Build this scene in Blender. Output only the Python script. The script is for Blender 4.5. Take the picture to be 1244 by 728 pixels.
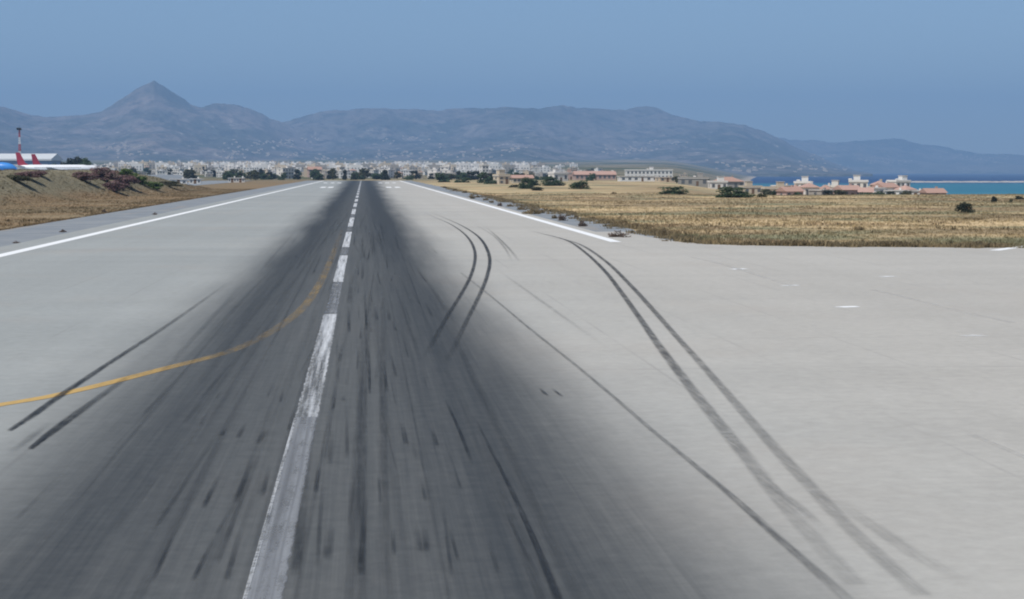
import bpy, math, random
import numpy as np
from mathutils import Vector, Matrix

for o in list(bpy.data.objects):
    bpy.data.objects.remove(o)
scene = bpy.context.scene
C = scene.collection
R = math.radians

# ------------------------------------------------------------------ camera
FPX, W0, H0 = 2150.0, 1244.0, 728.0          # focal length in photo pixels
CAMH = 5.6
PITCH = math.atan(156.0 / FPX)
YAW = math.atan(178.0 / FPX * math.cos(PITCH))
cam_d = bpy.data.cameras.new('camera')
cam = bpy.data.objects.new('camera', cam_d)
C.objects.link(cam)
cam.location = (0, 0, CAMH)
cam.rotation_euler = (math.pi / 2 - PITCH, 0, -YAW)
cam_d.sensor_width = 36
cam_d.lens = FPX / W0 * 36
cam_d.clip_start = 0.1
cam_d.clip_end = 90000
scene.camera = cam

# ------------------------------------------------------------------ sky, sun, exposure
SUN_EL, SUN_ROT = R(58), R(232)
world = bpy.data.worlds.new('World')
scene.world = world
world.use_nodes = True
wn, wl = world.node_tree.nodes, world.node_tree.links
for n in list(wn):
    wn.remove(n)
sky = wn.new('ShaderNodeTexSky')
sky.sky_type = 'NISHITA'
sky.sun_disc = False
sky.sun_elevation = SUN_EL
sky.sun_rotation = SUN_ROT
sky.altitude = 1500
sky.air_density = 1.0
sky.dust_density = 0.6
sky.ozone_density = 3.0
bg = wn.new('ShaderNodeBackground')
bg.inputs['Strength'].default_value = 0.075
wo = wn.new('ShaderNodeOutputWorld')
wl.new(sky.outputs[0], bg.inputs[0])
wl.new(bg.outputs[0], wo.inputs[0])

sd = bpy.data.lights.new('sun', 'SUN')
sd.energy = 3.6
sd.angle = R(0.5)
sd.color = (1.0, 0.955, 0.89)
sun = bpy.data.objects.new('sun', sd)
C.objects.link(sun)
sv = Vector((math.sin(SUN_ROT) * math.cos(SUN_EL), math.cos(SUN_ROT) * math.cos(SUN_EL), math.sin(SUN_EL)))
sun.rotation_euler = sv.to_track_quat('Z', 'Y').to_euler()
sun.location = (0, 0, 300)

scene.view_settings.view_transform = 'Standard'
scene.view_settings.look = 'None'
scene.view_settings.exposure = 0.5
scene.view_settings.gamma = 1.0
scene.render.engine = 'CYCLES'
scene.cycles.max_bounces = 4
scene.cycles.filter_width = 2.0
scene.cycles.transparent_max_bounces = 16
scene.cycles.volume_bounces = 0

# ------------------------------------------------------------------ helpers
Fv = Vector((math.sin(YAW) * math.cos(PITCH), math.cos(YAW) * math.cos(PITCH), -math.sin(PITCH)))
Rv = Vector((math.cos(YAW), -math.sin(YAW), 0))
Uv = Rv.cross(Fv)


def ray(px, py):
    return Fv * FPX + Rv * (px - W0 / 2) + Uv * (H0 / 2 - py)


def G(px, py, z=0.0):
    """point of the plane z where the photo shows pixel px, py"""
    d = ray(px, py)
    t = (z - CAMH) / d.z
    return (d.x * t, d.y * t)


def P(px, py, dist):
    """point at distance dist along the runway for a pixel"""
    d = ray(px, py)
    t = dist / d.y
    return Vector((d.x * t, dist, CAMH + d.z * t))


def hash2(ix, iy, seed):
    n = (ix.astype(np.int64) * 374761393 + iy.astype(np.int64) * 668265263 + seed * 1442695041) & 0xffffffff
    n = ((n ^ (n >> 13)) * 1274126177) & 0xffffffff
    return ((n ^ (n >> 16)) & 0xffff) / 65535.0


def vnoise(x, y, seed=0):
    x = np.asarray(x, float); y = np.asarray(y, float)
    ix, iy = np.floor(x), np.floor(y)
    fx, fy = x - ix, y - iy
    fx = fx * fx * (3 - 2 * fx); fy = fy * fy * (3 - 2 * fy)
    a = hash2(ix, iy, seed); b = hash2(ix + 1, iy, seed)
    c = hash2(ix, iy + 1, seed); d = hash2(ix + 1, iy + 1, seed)
    return (a * (1 - fx) + b * fx) * (1 - fy) + (c * (1 - fx) + d * fx) * fy


def fbm(x, y, octv=5, seed=0, ridged=False):
    s, amp, tot = 0, 1.0, 0
    for k in range(octv):
        n = vnoise(x * 2 ** k + 17.3 * k, y * 2 ** k - 9.1 * k, seed + k)
        if ridged:
            n = 1 - np.abs(2 * n - 1)
        s = s + amp * n; tot += amp; amp *= 0.5
    return s / tot


def sstep(a, b, x):
    t = np.clip((np.asarray(x, float) - a) / (b - a), 0, 1)
    return t * t * (3 - 2 * t)


def mesh_from(name, verts, faces, mats=(), midx=None, smooth=False):
    me = bpy.data.meshes.new(name)
    me.from_pydata([tuple(v) for v in verts], [], [tuple(f) for f in faces])
    for m in mats:
        me.materials.append(m)
    if midx is not None:
        me.polygons.foreach_set('material_index', np.array(midx, dtype=np.int32))
    if smooth:
        me.polygons.foreach_set('use_smooth', np.ones(len(me.polygons), dtype=bool))
    me.update()
    return me


def link(name, me, parent=None, loc=(0, 0, 0), rot=0.0, scale=None, label=None, cat=None, group=None, kind=None):
    o = bpy.data.objects.new(name, me)
    C.objects.link(o)
    o.location = loc
    o.rotation_euler = (0, 0, rot)
    if scale is not None:
        o.scale = scale
    if parent is not None:
        o.parent = parent
    if label: o['label'] = label
    if cat: o['category'] = cat
    if group: o['group'] = group
    if kind: o['kind'] = kind
    return o


class MB:
    """mesh collector"""
    def __init__(s):
        s.v, s.f, s.m = [], [], []

    def add(s, verts, faces, m=0):
        b = len(s.v)
        s.v += [tuple(v) for v in verts]
        s.f += [tuple(i + b for i in f) for f in faces]
        s.m += [m] * len(faces)
        return s

    def box(s, x0, x1, y0, y1, z0, z1, m=0):
        v = [(x0, y0, z0), (x1, y0, z0), (x1, y1, z0), (x0, y1, z0), (x0, y0, z1), (x1, y0, z1), (x1, y1, z1), (x0, y1, z1)]
        f = [(0, 3, 2, 1), (4, 5, 6, 7), (0, 1, 5, 4), (1, 2, 6, 5), (2, 3, 7, 6), (3, 0, 4, 7)]
        return s.add(v, f, m)

    def tube(s, pts, radii, n=8, m=0, cap=True):
        v, f = [], []
        for k, (p, r) in enumerate(zip(pts, radii)):
            p = Vector(p)
            a = Vector(pts[max(k - 1, 0)]); b = Vector(pts[min(k + 1, len(pts) - 1)])
            d = (b - a).normalized()
            u = d.cross(Vector((0, 0, 1)))
            if u.length < 1e-4: u = Vector((1, 0, 0))
            u.normalize(); w = d.cross(u)
            for j in range(n):
                t = 2 * math.pi * j / n
                v.append(p + (u * math.cos(t) + w * math.sin(t)) * r)
        for k in range(len(pts) - 1):
            for j in range(n):
                f.append((k * n + j, k * n + (j + 1) % n, (k + 1) * n + (j + 1) % n, (k + 1) * n + j))
        if cap:
            f.append(tuple(range(n - 1, -1, -1)))
            f.append(tuple((len(pts) - 1) * n + j for j in range(n)))
        return s.add(v, f, m)

    def mesh(s, name, mats, smooth=False):
        return mesh_from(name, s.v, s.f, mats, s.m, smooth)


# ------------------------------------------------------------------ materials
class NB:
    def __init__(s, name, rough=0.9, spec=0.2):
        s.mat = bpy.data.materials.new(name)
        s.mat.use_nodes = True
        s.t = s.mat.node_tree
        s.b = s.t.nodes['Principled BSDF']
        s.out = s.t.nodes['Material Output']
        s.b.inputs['Roughness'].default_value = rough
        s.b.inputs['Specular IOR Level'].default_value = spec

    def n(s, typ, **kw):
        nd = s.t.nodes.new(typ)
        for k, v in kw.items():
            setattr(nd, k, v)
        return nd

    def set(s, sock, val):
        if val is None: return
        if isinstance(val, bpy.types.NodeSocket):
            s.t.links.new(val, sock)
        else:
            if sock.type == 'RGBA' and len(val) == 3: val = (*val, 1)
            sock.default_value = val

    def math(s, op, a, b=None, c=None, clamp=False):
        nd = s.n('ShaderNodeMath', operation=op, use_clamp=clamp)
        for i, v in enumerate((a, b, c)):
            s.set(nd.inputs[i], v)
        return nd.outputs[0]

    def mix(s, fac, a, b, blend='MIX'):
        nd = s.n('ShaderNodeMix', data_type='RGBA', blend_type=blend)
        s.set(nd.inputs[0], fac); s.set(nd.inputs[6], a); s.set(nd.inputs[7], b)
        return nd.outputs[2]

    def rng(s, v, a, b, c=0.0, d=1.0, smooth=True):
        nd = s.n('ShaderNodeMapRange', interpolation_type='SMOOTHSTEP' if smooth else 'LINEAR')
        for i, x in enumerate((v, a, b, c, d)):
            s.set(nd.inputs[i], x)
        return nd.outputs[0]

    def pos(s):
        g = s.n('ShaderNodeNewGeometry')
        return g.outputs['Position']

    def sep(s, v):
        nd = s.n('ShaderNodeSeparateXYZ'); s.set(nd.inputs[0], v)
        return nd.outputs

    def noise(s, vec, scale=1.0, detail=4, rough=0.55, sc3=None, off=(0, 0, 0), dist=0.0):
        if sc3 or off != (0, 0, 0):
            mp = s.n('ShaderNodeMapping')
            s.set(mp.inputs['Vector'], vec)
            mp.inputs['Scale'].default_value = sc3 or (1, 1, 1)
            mp.inputs['Location'].default_value = off
            vec = mp.outputs[0]
        nd = s.n('ShaderNodeTexNoise')
        s.set(nd.inputs['Vector'], vec)
        nd.inputs['Scale'].default_value = scale
        nd.inputs['Detail'].default_value = detail
        nd.inputs['Roughness'].default_value = rough
        nd.inputs['Distortion'].default_value = dist
        return nd.outputs[0]

    def attr(s, name):
        nd = s.n('ShaderNodeAttribute', attribute_name=name)
        return nd.outputs

    def color(s, v):
        s.set(s.b.inputs['Base Color'], v); return s

    def bump(s, h, strength=0.3, dist=0.05):
        nd = s.n('ShaderNodeBump')
        nd.inputs['Strength'].default_value = strength
        nd.inputs['Distance'].default_value = dist
        s.set(nd.inputs['Height'], h)
        s.t.links.new(nd.outputs[0], s.b.inputs['Normal'])

    def alpha(s, a):
        tr = s.n('ShaderNodeBsdfTransparent')
        mx = s.n('ShaderNodeMixShader')
        s.set(mx.inputs[0], a)
        s.t.links.new(tr.outputs[0], mx.inputs[1])
        s.t.links.new(s.b.outputs[0], mx.inputs[2])
        s.t.links.new(mx.outputs[0], s.out.inputs[0])


def simple(name, col, rough=0.85, spec=0.2, var=0.12, scale=0.6):
    b = NB(name, rough, spec)
    n = b.noise(b.pos(), scale, 4)
    v = b.rng(n, 0.3, 0.7, 1 - var, 1 + var, False)
    rgb = b.n('ShaderNodeRGB'); rgb.outputs[0].default_value = (*col, 1)
    vm = b.n('ShaderNodeVectorMath', operation='SCALE')
    b.set(vm.inputs[0], rgb.outputs[0]); b.set(vm.inputs['Scale'], v)
    b.color(vm.outputs[0])
    return b.mat


def pavement_material():
    b = NB('pavement', 0.9, 0.12)
    p = b.pos(); x, y, z = b.sep(p)
    # base concrete: cooler and darker on the runway's left half, warmer on the right and on the apron
    lr = b.rng(b.math('ADD', x, b.math('MULTIPLY', b.noise(p, 0.05, 3), 14.0)), -8.0, 26.0)
    base = b.mix(lr, (0.278, 0.292, 0.282), (0.380, 0.366, 0.332))
    big = b.noise(p, 1.0, 4, 0.6, sc3=(0.035, 0.05, 1))
    band = b.noise(p, 1.0, 3, 0.5, sc3=(0.012, 0.16, 1), off=(3, 1, 0))
    lane = b.noise(p, 1.0, 3, 0.5, sc3=(0.45, 0.006, 1), off=(1, 5, 0))
    grain = b.noise(p, 2.2, 6, 0.75)
    v = b.math('ADD', b.rng(big, 0.3, 0.7, -0.05, 0.05, False), b.rng(band, 0.3, 0.7, -0.035, 0.035, False))
    v = b.math('ADD', v, b.rng(lane, 0.3, 0.7, -0.025, 0.025, False))
    v = b.math('ADD', v, b.rng(grain, 0.25, 0.75, -0.12, 0.12, False))
    v = b.math('ADD', v, 1.0)
    vm = b.n('ShaderNodeVectorMath', operation='SCALE')
    b.set(vm.inputs[0], base); b.set(vm.inputs['Scale'], v)
    base = vm.outputs[0]
    # paving lane joints, broken and faint
    jn = b.noise(p, 1.0, 4, 0.6, sc3=(0.15, 0.05, 1), off=(3, 7, 0))
    jx = b.math('ABSOLUTE', b.math('SUBTRACT', b.math('PINGPONG', b.math('ADD', x, 1.2), 3.75), 1.9))
    jy = b.math('ABSOLUTE', b.math('SUBTRACT', b.math('PINGPONG', b.math('ADD', y, b.math('MULTIPLY', x, 0.01)), 9.0), 4.5))
    jf = b.math('MAXIMUM', b.rng(jx, 0.07, 0.03), b.rng(jy, 0.12, 0.05))
    base = b.mix(b.math('MULTIPLY', jf, b.rng(jn, 0.42, 0.65, 0.0, 0.30)), base, (0.2, 0.195, 0.185))
    # oil spots and patches
    sp = b.noise(p, 0.55, 5, 0.7, off=(11, 3, 0))
    base = b.mix(b.rng(sp, 0.62, 0.74, 0, 0.28), base, (0.22, 0.215, 0.205))
    # brown dust
    dust = b.rng(b.noise(p, 1.0, 5, 0.6, sc3=(0.09, 0.06, 1), off=(9, 2, 0)), 0.5, 0.75, 0, 0.28)
    base = b.mix(dust, base, (0.345, 0.31, 0.27))
    # rubber deposit left by main wheels
    yc = b.math('MAXIMUM', y, 5.0)
    e = b.math('EXPONENT', b.math('DIVIDE', b.math('SUBTRACT', 20.0, yc), 50.0))
    yk = b.math('DIVIDE', yc, 1000.0)
    w = b.math('ADD', b.math('ADD', 5.9, b.math('MULTIPLY', e, 0.55)), b.math('MULTIPLY', b.math('MULTIPLY', yk, yk), 4.6))
    xd = b.math('ADD', x, b.math('MULTIPLY', yk, 1.4))
    edge = b.noise(p, 1.0, 4, 0.6, sc3=(0.25, 0.015, 1), off=(4, 4, 0))
    q = b.math('DIVIDE', b.math('ABSOLUTE', b.math('ADD', xd, 0.8)), w)
    q = b.math('ADD', q, b.rng(edge, 0.3, 0.7, -0.12, 0.12, False))
    env = b.rng(q, 1.38, 0.56)
    l = b.math('DIVIDE', b.math('SUBTRACT', b.math('ABSOLUTE', b.math('ADD', xd, 1.25)), 3.7), 2.0)
    l = b.math('EXPONENT', b.math('MULTIPLY', b.math('MULTIPLY', l, l), -1.0))
    dens = b.math('MULTIPLY', env, b.math('ADD', b.rng(y, 40, 200, 0.82, 0.885), b.math('MULTIPLY', l, 0.135)))
    st = b.noise(p, 1.0, 5, 0.7, sc3=(2.6, 0.025, 1), off=(7, 0, 0))
    st2 = b.noise(p, 1.0, 6, 0.8, sc3=(13.0, 0.10, 1), off=(2, 3, 0))
    s1 = b.math('ADD', b.rng(st, 0.3, 0.7, -0.05, 0.045, False), b.rng(st2, 0.3, 0.7, -0.04, 0.04, False))
    s1 = b.math('MULTIPLY', s1, b.rng(y, 20, 500, 1.0, 0.5, False))
    dens = b.math('ADD', dens, b.math('MULTIPLY', s1, env))
    gr = b.rng(grain, 0.3, 0.7, 0.03, -0.03, False)
    dens = b.math('ADD', dens, b.math('MULTIPLY', gr, env), clamp=True)
    col = b.mix(dens, base, (0.044, 0.050, 0.055))
    b.color(col)
    b.bump(b.noise(p, 30, 5, 0.7), 0.25, 0.01)
    return b.mat


def paint_material(name, col, worn, lo=0.42, hi=0.62, sc3=(3.0, 0.35, 1), rubber=0.0, top=1.0, ragged=0.15):
    """paint with wear; attribute strength sets how much of it is left"""
    b = NB(name, 0.75, 0.25)
    p = b.pos()
    s = b.attr('strength')[2]; u = b.attr('across')[2]
    n = b.noise(p, 1.0, 6, 0.7, sc3=sc3)
    g = b.noise(p, 6.0, 5, 0.75)
    st = b.noise(p, 1.0, 4, 0.6, sc3=(9.0, 0.05, 1), off=(3, 0, 0))
    k = b.math('ADD', b.math('MULTIPLY', n, 0.5), b.math('ADD', b.math('MULTIPLY', g, 0.25), b.math('MULTIPLY', st, 0.25)))
    a = b.rng(b.math('ADD', k, b.math('MULTIPLY', s, worn)), lo, hi, 0, top)
    ue = b.math('ADD', u, b.math('MULTIPLY', b.math('SUBTRACT', b.noise(p, 1.0, 5, 0.7, sc3=(8.0, 1.6, 1), off=(1, 1, 0)), 0.5), ragged))
    a = b.math('MULTIPLY', a, b.rng(ue, 1.0, 0.84))
    a = b.math('MULTIPLY', a, b.rng(s, 0.0, 0.25))
    c = b.mix(b.rng(g, 0.35, 0.7, 0, 0.25), col, tuple(x * 0.72 for x in col))
    if rubber:
        c = b.mix(b.rng(st, 0.4, 0.65, rubber * 0.4, rubber), c, (0.05, 0.055, 0.065))
    b.color(c)
    b.alpha(a)
    return b.mat


def rubber_material():
    b = NB('tyre_rubber', 0.85, 0.15)
    p = b.pos()
    s = b.attr('strength')[2]; u = b.attr('across')[2]
    n = b.noise(p, 0.9, 5, 0.7)
    g = b.noise(p, 7.0, 5, 0.8)
    a = b.math('MULTIPLY', s, b.rng(u, 1.0, 0.35))
    a = b.math('MULTIPLY', a, b.rng(n, 0.25, 0.6, 0.6, 1.05))
    sm = b.noise(p, 1.0, 5, 0.75, sc3=(16.0, 0.5, 1), off=(2, 6, 0))
    a = b.math('MULTIPLY', a, b.rng(sm, 0.32, 0.6, 0.45, 1.1))
    a = b.math('MULTIPLY', a, b.rng(g, 0.25, 0.6, 0.7, 1.0), clamp=True)
    b.color((0.026, 0.031, 0.037))
    b.alpha(a)
    return b.mat


def asphalt_material():
    b = NB('shoulder_asphalt', 0.92, 0.12)
    p = b.pos()
    n = b.noise(p, 0.18, 5, 0.65); g = b.noise(p, 2.5, 5, 0.7)
    c = b.mix(b.rng(n, 0.35, 0.65), (0.185, 0.205, 0.222), (0.235, 0.25, 0.258))
    c = b.mix(b.rng(g, 0.55, 0.75, 0, 0.3), c, (0.12, 0.13, 0.14))
    d = b.noise(p, 1.0, 5, 0.6, sc3=(0.3, 0.03, 1), off=(5, 5, 0))
    c = b.mix(b.rng(d, 0.55, 0.72, 0, 0.5), c, (0.29, 0.25, 0.2))
    b.color(c)
    return b.mat


def grass_nodes(b, p):
    x, y, z = b.sep(p)
    n1 = b.noise(p, 1.0, 5, 0.62, sc3=(0.014, 0.03, 0.05))
    n2 = b.noise(p, 1.0, 5, 0.65, sc3=(0.03, 0.045, 0.05), off=(4, 8, 0))
    n3 = b.noise(p, 0.9, 5, 0.7)
    c = b.mix(b.rng(n1, 0.42, 0.60), (0.29, 0.222, 0.13), (0.60, 0.455, 0.26))
    c = b.mix(b.rng(n2, 0.47, 0.60, 0, 0.85), c, (0.225, 0.228, 0.14))
    n4 = b.noise(p, 1.0, 4, 0.6, sc3=(0.05, 0.03, 0.05), off=(1, 2, 0))
    c = b.mix(b.rng(n4, 0.55, 0.7, 0, 0.6), c, (0.33, 0.205, 0.125))
    # the left verge is browner than the field on the right
    left = b.rng(x, -20, -34)
    cl = b.mix(b.rng(n2, 0.38, 0.62), (0.25, 0.175, 0.10), (0.19, 0.15, 0.09))
    cl = b.mix(b.rng(n1, 0.55, 0.7, 0, 0.6), cl, (0.33, 0.265, 0.165))
    emb = b.math('MULTIPLY', left, b.rng(b.math('ADD', z, b.math('MULTIPLY', n2, 1.5)), 1.0, 3.0))
    ce = b.mix(b.rng(n3, 0.35, 0.65), (0.255, 0.22, 0.145), (0.17, 0.155, 0.10))
    c = b.mix(left, c, cl)
    c = b.mix(b.math('MULTIPLY', emb, b.rng(y, 700, 600)), c, ce)
    c = b.mix(b.rng(n3, 0.3, 0.7, 0.0, 0.4), c, b.mix(1.0, c, (0.45, 0.43, 0.4), 'MULTIPLY'))
    return c


def ground_material():
    b = NB('dry_ground', 0.95, 0.05)
    p = b.pos(); x, y, z = b.sep(p)
    c = grass_nodes(b, p)
    far = b.noise(p, 1.0, 6, 0.65, sc3=(0.004, 0.002, 0.01))
    cf = b.mix(b.rng(far, 0.4, 0.6), (0.075, 0.085, 0.045), (0.22, 0.18, 0.115))
    c = b.mix(b.rng(y, 900, 1400), c, cf)
    # bare sand at the shore
    c = b.mix(b.rng(z, -14, -19), c, (0.36, 0.3, 0.22))
    b.color(c)
    b.bump(b.noise(p, 1.3, 6, 0.7), 0.6, 0.15)
    return b.mat


def blade_material():
    b = NB('dry_grass', 0.9, 0.05)
    p = b.pos()
    c = grass_nodes(b, p)
    s = b.attr('tint')[2]
    c = b.mix(s, c, b.mix(1.0, c, (0.72, 0.7, 0.62), 'MULTIPLY'))
    b.color(c)
    nr = b.n('ShaderNodeVectorMath', operation='NORMALIZE'); ad = b.n('ShaderNodeVectorMath', operation='MULTIPLY_ADD')
    gm = b.n('ShaderNodeNewGeometry'); b.set(ad.inputs[0], gm.outputs['Normal']); ad.inputs[1].default_value = (0.35, 0.35, 0.35); ad.inputs[2].default_value = (0, 0, 1)
    b.set(nr.inputs[0], ad.outputs[0]); b.set(b.b.inputs['Normal'], nr.outputs[0])
    tl = b.n('ShaderNodeBsdfTranslucent'); b.set(tl.inputs[0], c)
    mx = b.n('ShaderNodeMixShader'); mx.inputs[0].default_value = 0.15
    b.t.links.new(b.b.outputs[0], mx.inputs[1]); b.t.links.new(tl.outputs[0], mx.inputs[2])
    b.t.links.new(mx.outputs[0], b.out.inputs[0])
    return b.mat


def leaf_material(name, c1, c2, c3=None):
    b = NB(name, 0.75, 0.2)
    p = b.pos()
    s = b.attr('tint')[2]
    c = b.mix(s, c1, c2)
    if c3:
        c = b.mix(b.rng(b.noise(p, 0.8, 3), 0.52, 0.62), c, c3)
    oi = b.n('ShaderNodeObjectInfo')
    c = b.mix(b.math('MULTIPLY', oi.outputs['Random'], 0.45), c, b.mix(1.0, c, (0.62, 0.6, 0.62), 'MULTIPLY'))
    b.color(c)
    tl = b.n('ShaderNodeBsdfTranslucent'); b.set(tl.inputs[0], c)
    mx = b.n('ShaderNodeMixShader'); mx.inputs[0].default_value = 0.3
    b.t.links.new(b.b.outputs[0], mx.inputs[1]); b.t.links.new(tl.outputs[0], mx.inputs[2])
    b.t.links.new(mx.outputs[0], b.out.inputs[0])
    return b.mat


def mountain_material(name, rock, scrub, soil):
    b = NB(name, 0.95, 0.03)
    p = b.pos(); x, y, z = b.sep(p)
    n = b.noise(p, 1.0, 8, 0.65, sc3=(0.0011, 0.0006, 0.0012))
    m = b.noise(p, 1.0, 8, 0.7, sc3=(0.0035, 0.0018, 0.004), off=(4, 2, 1))
    c = b.mix(b.rng(n, 0.42, 0.58), rock, scrub)
    c = b.mix(b.rng(m, 0.50, 0.60, 0, 0.8), c, soil)
    k = b.noise(p, 1.0, 6, 0.75, sc3=(0.012, 0.006, 0.012), off=(2, 5, 1))
    c = b.mix(b.rng(k, 0.45, 0.62, 0, 0.75), c, tuple(q * 0.35 for q in scrub))
    pale = b.noise(p, 1.0, 5, 0.75, sc3=(0.011, 0.005, 0.014), off=(7, 1, 3))
    low = b.rng(z, 620, 120)
    c = b.mix(b.math('MULTIPLY', b.rng(pale, 0.60, 0.68), b.math('MULTIPLY', low, 0.8)), c, (0.5, 0.45, 0.4))
    b.color(c)
    return b.mat


def sea_material():
    b = NB('sea_water', 0.5, 0.12)
    p = b.pos(); x, y, z = b.sep(p)
    n = b.noise(p, 1.0, 5, 0.6, sc3=(0.0008, 0.002, 1))
    yy = b.math('ADD', y, b.math('MULTIPLY', b.math('SUBTRACT', n, 0.5), 700.0))
    c = b.mix(b.rng(yy, 3300, 4000), (0.016, 0.13, 0.185), (0.004, 0.025, 0.095))
    c = b.mix(b.rng(yy, 2300, 1500), c, (0.035, 0.20, 0.25))
    b.color(c)
    b.bump(b.noise(p, 1.0, 4, 0.6, sc3=(0.12, 0.05, 1)), 0.5, 0.6)
    return b.mat


def house_material(name, col, var=0.25):
    b = NB(name, 0.85, 0.15)
    oi = b.n('ShaderNodeObjectInfo')
    g = b.noise(b.pos(), 0.5, 4)
    c = b.mix(b.math('MULTIPLY', oi.outputs['Random'], var * 2), col, tuple(x * f for x, f in zip(col, (0.72, 0.66, 0.58))))
    c = b.mix(b.rng(g, 0.4, 0.75, 0, 0.2), c, tuple(x * 0.7 for x in col))
    b.color(c)
    return b.mat


M = {}
M['pave'] = pavement_material()
M['asphalt'] = asphalt_material()
M['white'] = paint_material('white_line_paint', (0.74, 0.75, 0.74), 0.5)
M['dash'] = paint_material('worn_centreline_paint', (0.66, 0.68, 0.69), 0.14, 0.47, 0.70, (5.0, 0.12, 1), 0.35, 1.0, 0.9)
M['oldpaint'] = paint_material('old_grey_paint', (0.44, 0.46, 0.48), 0.20, 0.46, 0.74, (4.0, 0.6, 1), 0.55, 0.6, 0.8)
M['ghost'] = paint_material('ghost_paint', (0.5, 0.49, 0.46), 0.4, 0.5, 0.8, (1.5, 0.4, 1), 0.0, 0.5)
M['yellow'] = paint_material('yellow_line_paint', (0.50, 0.33, 0.11), 0.62, 0.5, 1.06, (1.5, 0.4, 1), 0.15)
M['rubber'] = rubber_material()
M['ground'] = ground_material()
M['blade'] = blade_material()
M['weed'] = leaf_material('weed_leaf', (0.18, 0.14, 0.08), (0.31, 0.24, 0.135))
M['weed_purple'] = leaf_material('purple_weed_leaf', (0.13, 0.10, 0.085), (0.24, 0.18, 0.14))
M['green'] = leaf_material('green_leaf', (0.045, 0.075, 0.04), (0.105, 0.145, 0.07))
M['olive'] = leaf_material('olive_leaf', (0.07, 0.075, 0.04), (0.14, 0.14, 0.075))
M['lush'] = leaf_material('lush_leaf', (0.075, 0.12, 0.035), (0.16, 0.22, 0.07))
M['oleander'] = leaf_material('oleander_leaf', (0.17, 0.10, 0.10), (0.28, 0.175, 0.17), (0.15, 0.13, 0.09))
M['dark'] = leaf_material('dark_leaf', (0.025, 0.032, 0.024), (0.06, 0.072, 0.045))
M['bark'] = simple('bark', (0.09, 0.065, 0.045))
M['hill'] = mountain_material('mountain_rock', (0.19, 0.16, 0.145), (0.085, 0.085, 0.068), (0.235, 0.19, 0.165))
M['hill2'] = mountain_material('mountain_scrub', (0.155, 0.138, 0.125), (0.065, 0.07, 0.056), (0.20, 0.17, 0.15))
M['sea'] = sea_material()
M['wall_white'] = house_material('white_render', (0.72, 0.70, 0.66))
M['wall_cream'] = house_material('cream_render', (0.56, 0.48, 0.37))
M['wall_grey'] = house_material('grey_render', (0.34, 0.32, 0.29))
M['wall_pink'] = house_material('pink_render', (0.50, 0.36, 0.31))
M['tile'] = house_material('red_roof_tile', (0.42, 0.275, 0.225))
M['slab'] = house_material('pale_roof_slab', (0.55, 0.53, 0.5))
M['glass'] = simple('dark_window_glass', (0.11, 0.115, 0.12), 0.3, 0.4)
M['shutter'] = simple('brown_shutter', (0.16, 0.10, 0.06))
M['plane_white'] = simple('white_aircraft_paint', (0.76, 0.77, 0.78), 0.35, 0.5, 0.03)
M['plane_blue'] = simple('blue_aircraft_paint', (0.05, 0.24, 0.62), 0.35, 0.5, 0.05)
M['plane_red'] = simple('red_aircraft_paint', (0.36, 0.03, 0.055), 0.35, 0.5, 0.05)
M['metal'] = simple('grey_metal', (0.38, 0.39, 0.4), 0.5, 0.5)
M['hangar_roof'] = simple('pale_metal_roof', (0.56, 0.58, 0.58), 0.5, 0.4, 0.06, 0.05)
M['hangar_wall'] = simple('blue_grey_cladding', (0.22, 0.29, 0.40), 0.6, 0.3)
M['mast_red'] = simple('red_mast_paint', (0.42, 0.05, 0.05), 0.6)
M['mast_white'] = simple('white_mast_paint', (0.7, 0.7, 0.7), 0.6)
M['lamp'] = simple('dark_lamp_housing', (0.03, 0.03, 0.035), 0.5)
M['tyre'] = simple('black_tyre', (0.02, 0.02, 0.02), 0.8)
M['stone'] = simple('pale_stone', (0.42, 0.38, 0.33), 0.9, 0.1, 0.2, 0.05)

# ------------------------------------------------------------------ terrain
def tz(x, y):
    """height of the land"""
    x = np.asarray(x, float); y = np.asarray(y, float)
    yy = np.maximum(y, 1.0)
    u = x / yy
    rise = np.where(y > 1300, (np.maximum(y, 1300) - 1300) ** 1.25 * 0.00082, 0)
    und = (fbm(x / 500, y / 700, 4, 3) - 0.5) * 10 * sstep(1300, 2600, y)
    fld = (fbm(x / 26, y / 30, 4, 11) - 0.5) * 0.55 * sstep(27.5, 40, x) * sstep(138, 165, y) * (1 - sstep(900, 1200, y))
    z = rise + und + fld - 0.05
    z = z - 0.09 * sstep(900, 950, y)
    # the land falls to the sea on the right
    right = sstep(0.165, 0.235, u) * sstep(300, 420, y)
    low = -4.5 * sstep(395, 640, y) - 22 * sstep(730, 1350, y)
    z = z * (1 - right * sstep(700, 1300, y)) + right * low
    side = sstep(170, 420, x) * (1 - sstep(300, 700, y))
    return z - side * 6.0


# ground: one sheet, dense near the runway and coarse far off
ys = np.concatenate([np.linspace(-3000, -150, 12), np.linspace(-100, 1000, 130), np.geomspace(1015, 27000, 110)])
t = np.linspace(-1, 1, 241)
xs = 60 * np.sinh(t * 5.95) / np.sinh(1.0) 
xs = np.sort(np.concatenate([xs, [-34.5, -27.5, 21.0, 25.5, 30.0]]))
X, Y = np.meshgrid(xs, ys)
Z = tz(X, Y)
Z[(Y < 140) & (X > -30) & (X < 130)] = -0.05
nx, ny = len(xs), len(ys)
vv = np.stack([X, Y, Z], -1).reshape(-1, 3)
idx = np.arange(nx * ny).reshape(ny, nx)
ff = np.stack([idx[:-1, :-1], idx[:-1, 1:], idx[1:, 1:], idx[1:, :-1]], -1).reshape(-1, 4)
link('ground', mesh_from('ground', vv.tolist(), ff.tolist(), [M['ground']], smooth=True), kind='structure',
     label='dry grassy land spreading out to the foot of the mountains')

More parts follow.
